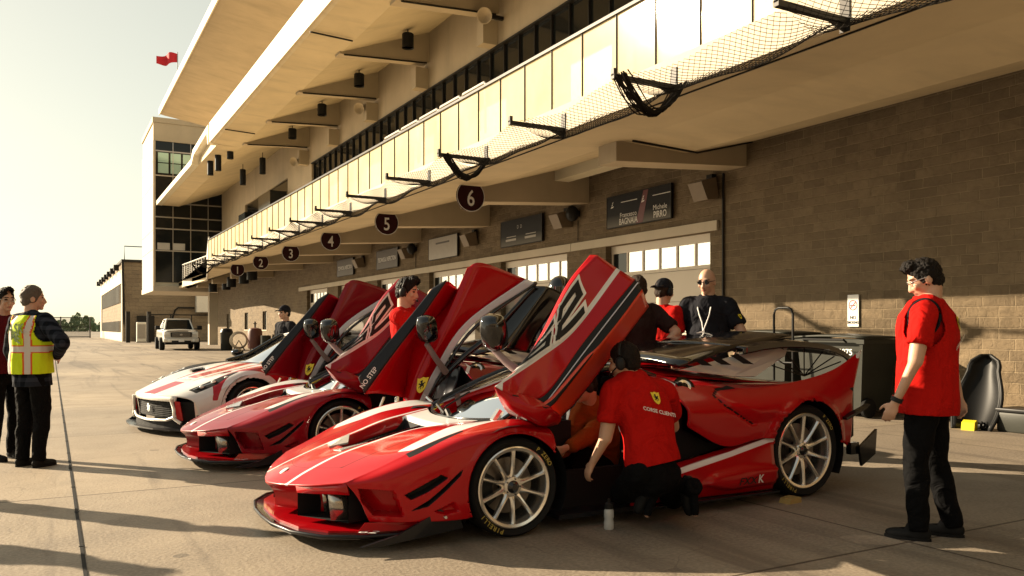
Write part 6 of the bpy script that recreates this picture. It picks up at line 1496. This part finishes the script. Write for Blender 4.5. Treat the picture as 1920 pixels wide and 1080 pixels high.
def chest_back(I, back=True, up=.0, side=.0):
    """a point on the torso skin, with its tangent frame"""
    j = I['j']; c = j['chest']+I['U']*up*I['sc']+I['left']*side*I['sc']; n = -I['fw'] if back else I['fw']
    me = (I.get('vest') or [o for o in kids(I['root']) if o.name.startswith('shirt')][0]).data
    best = max((v.co for v in me.vertices if abs((v.co-c).dot(I['left'])) < .02 and abs((v.co-c).dot(I['U'])) < .02), key=lambda p: (p-c).dot(n), default=c+n*.15)
    return Vector(best), n
def surface_frame(I, back, up, side):
    p, n = chest_back(I, back, up, side); p2, _ = chest_back(I, back, up-.06, side); p3, _ = chest_back(I, back, up, side+.05)
    yd = (p-p2).normalized(); xd = (p3-p).normalized()
    nn = xd.cross(yd)
    if nn.dot(n) < 0: xd = -xd
    return p, xd, yd
def decals(I, back=True, shield_at=(.04, .0), text=None, text_at=(-.06, 0), tsize=.035, sh=.085):
    if shield_at:
        p, xd, yd = surface_frame(I, back, *shield_at); m = MB(); add_shield(m, p, xd, yd, sh, lift=.012); m.build('shield', ['yellow_paint', 'black_plastic'], I['root'], None, None, False)
    if text:
        p, xd, yd = surface_frame(I, back, *text_at); m = MB(); add_text(m, text, tsize, p, xd, yd, lift=.014, bold=.02); m.build('lettering', 'white_paint', I['root'], None, None, False)
Lf = -RGT
def vest(I, mats, drop, k=1.0, collar=False):
    j_, b9, U9, l9 = I['j'], I['b']*k, I['U'], I['left']; m = MB()
    m.cone(j_['pelvis']-U9*(drop-.02), .205*b9, j_['waist'], .196*b9, .84, l9); m.cone(j_['waist'], .196*b9, j_['chest'], .203*b9, .80, l9); m.cone(j_['chest'], .203*b9, j_['neck']-U9*.07, .135*b9, .76, l9)
    for s in 'LR': m.cone(j_['neck']-U9*.045, .07*b9, j_['sh'+s]*.93+j_['neck']*.07, .090*b9)
    if collar: m.cone(j_['neck']-U9*.06, .095*b9, j_['neck']+U9*.035, .082*b9, .95, l9, flat1=True)
    vm = remesh(m, .011, 5); bisect(vm, j_['pelvis']-U9*drop, U9)
    if not collar: bisect(vm, j_['neck']-U9*.0, -U9)
    wrinkle(vm, .013, 2, 8, .45)
    for s, sd in (('L', 1), ('R', -1)):
        sh = j_['sh'+s]; p0, p1 = sh+U9*.10, sh-U9*.09; bm = bmesh.new(); bm.from_mesh(vm); kill = []
        for f in bm.faces:
            c = f.calc_center_median(); t = max(0, min(1, (c-p0).dot(p1-p0)/(p1-p0).length_squared)); d = c-(p0+(p1-p0)*t)
            if d.length < .108*b9 and (c-sh).dot(l9)*sd > -.035: kill.append(f)
        bmesh.ops.delete(bm, geom=kill, context='FACES'); bmesh.ops.smooth_vert(bm, verts=[v for v in bm.verts if v.is_boundary], factor=.5); bmesh.ops.smooth_vert(bm, verts=[v for v in bm.verts if v.is_boundary], factor=.5); bm.to_mesh(vm); bm.free()
    vo = put(vm, 'vest', mats, I['root']); vo.modifiers.new('t', 'SOLIDIFY').thickness = -.007; I['vest'] = vo
    return vo, vm
# 1 man in the red vest at the right
I = person('man in a long red vest standing at the right, looking down at the nearest car', (4.98, 3.42, 0), (-RGT*.82+FWD*.57)[:2], 1.80, bulk=1.06, belly=.0, hair='hair_black', lean_hair=.012, pitch=24, yaw=20,
    J=dict(elL=(.02, .30, 1.14), wrL=(.13, .30, .89), elR=(-.10, -.24, 1.15), wrR=(-.16, -.17, .90), knL=(.05, .10, .50), anL=(.03, .11, .09), anR=(-.13, -.12, .09), knR=(-.03, -.11, .5), hipL=(0, .10, .93), hipR=(-.02, -.10, .93)), hem=.84, sleeve=.66, loose=1.0, seed=3)
vest(I, ['shirt_red'], .16, 1.02, True)
glasses(I, False); watch(I, 'L'); decals(I, True, (.06, .0), 'CORSE CLIENTI', (-.08, .0), .034, .10)
m = MB(); jj = I['j']; ax, bx = dirbasis(jj['elL']-jj['shL'])
c_ = jj['shL']+Vector((0, -.02, .0)); m.tube([c_+Vector((.088*math.cos(t), .012-.05*math.sin(t)*.4, .115*math.sin(t)-.02)) for t in np.linspace(0, 2*PI, 22)], .012, 6); m.build('armhole_trim', 'shirt_black', I['root'], None, 60)
m = MB(); m.tube([jj['neck']+Vector((.085*math.cos(t)*.9+.005, .085*math.sin(t), .03+.012*math.cos(t))) for t in np.linspace(0, 2*PI, 22)], .022, 8); m.build('collar', 'shirt_red', I['root'], None, 60)
# 2 kneeling mechanic
def wj(d): return {k: at(v[0], v[1], y=v[2]) for k, v in d.items()}
kw_ = wj(dict(pelvis=(1222, 866, 4.40), waist=(1216, 818, 4.44), chest=(1203, 757, 4.50), neck=(1183, 706, 4.54), head=(1170, 678, 4.57), shL=(1152, 733, 4.54), elL=(1135, 822, 4.52), wrL=(1112, 866, 4.60),
    shR=(1245, 738, 4.50), elR=(1262, 800, 4.68), wrR=(1205, 835, 4.80), hipL=(1203, 886, 4.38), hipR=(1246, 886, 4.38), knL=(1165, 925, 4.66), anL=(1228, 915, 4.36), knR=(1262, 935, 4.66), anR=(1300, 912, 4.32)))
I = person('mechanic in a red shirt kneeling with his back to us at the open car', (3.45, 4.40, 0), (FWD*.8-RGT*.6)[:2], 1.78, world=kw_, bulk=1.08, hair='hair_black', yaw=25, pitch=12, hem=.46, sleeve=.66, seed=9, footdir=dict(L=(-.38, .1, -.85), R=(.02, -.1, -.9)))
headset(I); decals(I, True, (.03, -.03), 'CORSE CLIENTI', (-.09, -.03), .034, .09)
# 3 crouching man beyond the raised door
cw_ = wj(dict(pelvis=(1130, 880, 5.35), waist=(1125, 838, 5.32), chest=(1112, 790, 5.25), neck=(1102, 752, 5.20), head=(1094, 722, 5.15), shL=(1086, 778, 5.25), elL=(1068, 832, 5.15), wrL=(1052, 850, 5.02), shR=(1140, 780, 5.2), elR=(1100, 820, 5.02), wrR=(1065, 838, 4.95),
    hipL=(1120, 885, 5.45), hipR=(1140, 885, 5.28), knL=(1075, 850, 5.45), anL=(1065, 905, 5.4), knR=(1085, 850, 5.2), anR=(1070, 905, 5.2)))
I = person('man in dark cap and sun-tinted red sleeves crouched inside the nearest car behind its raised door', (3.3, 5.3, 0), (-RGT*.95-FWD*.3)[:2], 1.75, world=cw_, shirt='shirt_red_sunlit', hem=.40, sleeve=1.85, yaw=0, pitch=20, seed=4)
cap(I, 'shirt_black'); headset(I, False)
# 4 mechanic with headset between the two red cars
I = person('mechanic in red with ear defenders leaning on the far raised door of the nearest car', (3.03, 7.60, 0), (RGT*.95-FWD*.25)[:2], 1.84, hair='hair_black', lean_hair=.02, pitch=10, world=dict(wrR=at(802, 560, y=7.15), elR=at(776, 606, y=7.32)), handdir=dict(R=(.6, -.1, .75)), curl=1.1, sleeve=.75, seed=6)
headset(I)
# 5 driver with helmet
I = person('driver in a black helmet standing beyond the nearest car between its raised doors', (4.66, 7.35, 0), (-RGT*.5-FWD*.8)[:2], 1.86, shirt='shirt_black', sleeve=1.8, bald=True, seed=7)
m = MB(); m.ell(I['hp'](0, 0, .02), .145, .125, .150, I['HR'], 32, 20); hm = m.build('helmet', 'black_gloss', I['root'], None, 60)
m = MB(); m.add([I['hp'](.148*math.cos(a), .128*math.sin(a), zz) for a in np.linspace(-1, 1, 11) for zz in (-.03, .05)], [(2*i, 2*i+1, 2*i+3, 2*i+2) for i in range(10)]); m.build('visor', 'dark_car_glass', hm, None, 60, False)
# 6 man with hand on hip
I = person('man in a dark brown polo shirt with one hand on his hip, back to us', (5.38, 6.98, 0), (FWD*.85-RGT*.45)[:2], 1.90, shirt='shirt_brown', hair='hair_brown', world=dict(elR=at(1268, 622, y=6.75), wrR=at(1240, 652, y=6.75)), handdir=dict(R=(-.85, .2, -.1)), curl=.5, sleeve=.80, bulk=1.08, pitch=10, seed=11)
watch(I, 'R')
# 7 man with cap and headset in red
I = person('man in red wearing a black cap and headset, standing beyond the nearest car', (6.02, 7.35, 0), (RGT*.75+FWD*.55)[:2], 1.90, hair='hair_brown', pitch=8, bulk=1.02, sleeve=.7, seed=12)
cap(I, 'shirt_black', True); headset(I)
# 8 bald man with lanyard
I = person('bald man in a black shirt with sunglasses and a white lanyard', (6.28, 6.92, 0), (-FWD*.85-RGT*.40)[:2], 2.0, shirt='shirt_black', bald=True, bulk=1.10, belly=.03, pitch=12, yaw=-12, J=dict(elR=(.0, -.31, 1.18), wrR=(.06, -.32, .93), elL=(.02, .33, 1.18), wrL=(.16, .30, 1.0)), handdir=dict(L=(-.25, -.5, -.75)), curl=.4, sleeve=.78, seed=13)
glasses(I, True)
j_ = I['j']; m = MB()
def fr(side, up): p, n = chest_back(I, False, up, side); return p+n*.012
for s in (-1, 1): m.tube([j_['neck']+I['left']*.07*s+I['U']*.01, fr(.075*s, .08), fr(.06*s, .02), fr(.03*s, -.06), fr(.004*s, -.14)], .007, 6)
m.build('lanyard', 'white_paint', I['root'], None, 60)
p, xd, yd = surface_frame(I, False, -.21, 0); nn = xd.cross(yd); m = MB(); m.add([p+nn*.02+xd*a*.045+yd*b*.07 for a, b in ((-1, -1), (1, -1), (1, 1), (-1, 1))]+[p+nn*.024+xd*a*.045+yd*b*.07 for a, b in ((-1, -1), (1, -1), (1, 1), (-1, 1))], [(3, 2, 1, 0), (4, 5, 6, 7), (0, 1, 5, 4), (1, 2, 6, 5), (2, 3, 7, 6), (3, 0, 4, 7)]); m.build('badge', 'white_paint', I['root'])
sh_, el_ = j_['shL'], j_['elL']; c_ = sh_.lerp(el_, .45); n_ = (I['left']*.7+I['fw']*.5).normalized(); d_ = (el_-sh_).normalized(); m = MB(); add_shield(m, c_+n_*.098, (-d_).cross(n_), -d_, .06, lift=.004); m.build('sleeve_shield', ['yellow_paint', 'black_plastic'], I['root'], None, None, False)
# 9 man in hi-vis vest
I = person('man in a yellow safety vest over a plaid shirt, back to us', (-.16, 9.44, 0), (FWD*.75+RGT*.25)[:2], 1.77, shirt='plaid', hair='hair_grey', yaw=-42, sleeve=1.7, hem=.80, loose=1.05, bulk=1.05, world=dict(elR=at(118, 645, y=9.1), wrR=at(106, 672, y=9.5)), handdir=dict(R=(.2, .6, .1)), seed=21)
V9 = I; j_ = I['j']; b9 = I['b']
U9, l9 = I['U'], I['left']; vo, vm = vest(I, ['hivis', 'hivis_band', 'orange_tape'], .035)
inv9 = None; mi = []
for p in vm.polygons:
    q = p.center-j_['waist']; u = q.dot(U9); l_ = abs(q.dot(l9)); k = 0
    hd = abs(u-.045); vd = abs(l_-.105)
    if hd < .026: k = 1
    elif hd < .038: k = 2
    if vd < .026 and not (k == 1): k = 1
    elif vd < .038 and k == 0: k = 2
    mi.append(k)
vm.polygons.foreach_set('material_index', mi)
m = MB(); me_ = vm
def vback(side, up):
    c = j_['chest']+l9*side+U9*up; best = max((v.co for v in me_.vertices if abs((v.co-c).dot(l9)) < .02 and abs((v.co-c).dot(U9)) < .02), key=lambda p: -(p-c).dot(I['fw']), default=c); return Vector(best)
for t_, up, sd in (('ASK', .05, .02), ('ME', -.06, .02)):
    p = vback(sd, up); xd = (vback(sd-.05, up)-p).normalized(); yd = (p-vback(sd, up-.05)).normalized(); add_text(m, t_, .13, p, xd, yd, lift=.014, bold=.02, sx=.9)
simple('vest_print', (.10, .16, .02), .8); m.build('lettering', 'vest_print', vo, None, None, False)
# 10 man cut by the left edge
I = person('man in a dark red shirt with glasses beside the man in the vest', (-.42, 10.07, 0), (RGT*.9-FWD*.35)[:2], 1.76, shirt='shirt_maroon', sleeve=.8, hair='hair_black', lean_hair=.008, seed=31, yaw=-10); glasses(I, False); P10 = I
# 11 man with black cap behind the white car
I = person('man with a black cap half hidden behind the middle race car', (3.55, 14.5, 0), (-RGT*.6-FWD*.7)[:2], 1.74, shirt='shirt_black', seed=41, vox=.011); cap(I, 'shirt_black')
# 12 mechanic in red seen through the glass of the middle car
I = person('mechanic in red seen through the door glass of the middle race car', (3.15, 10.75, 0), (RGT*.7-FWD*.6)[:2], 1.76, seed=51, sleeve=.7, vox=.011); 

for (x_, y_, rz_, lb) in ((-1.75, 9.12, .4, 'man in dark red just outside the left edge, his shadow crossing the drain'), (-2.5, 8.55, 1.2, 'man in a dark red shirt standing farthest left, his shadow along the near ground')):
    c = copy_tree(P10['root']); c.location = (x_, y_, 0); c.rotation_euler.z = rz_; c['label'] = lb
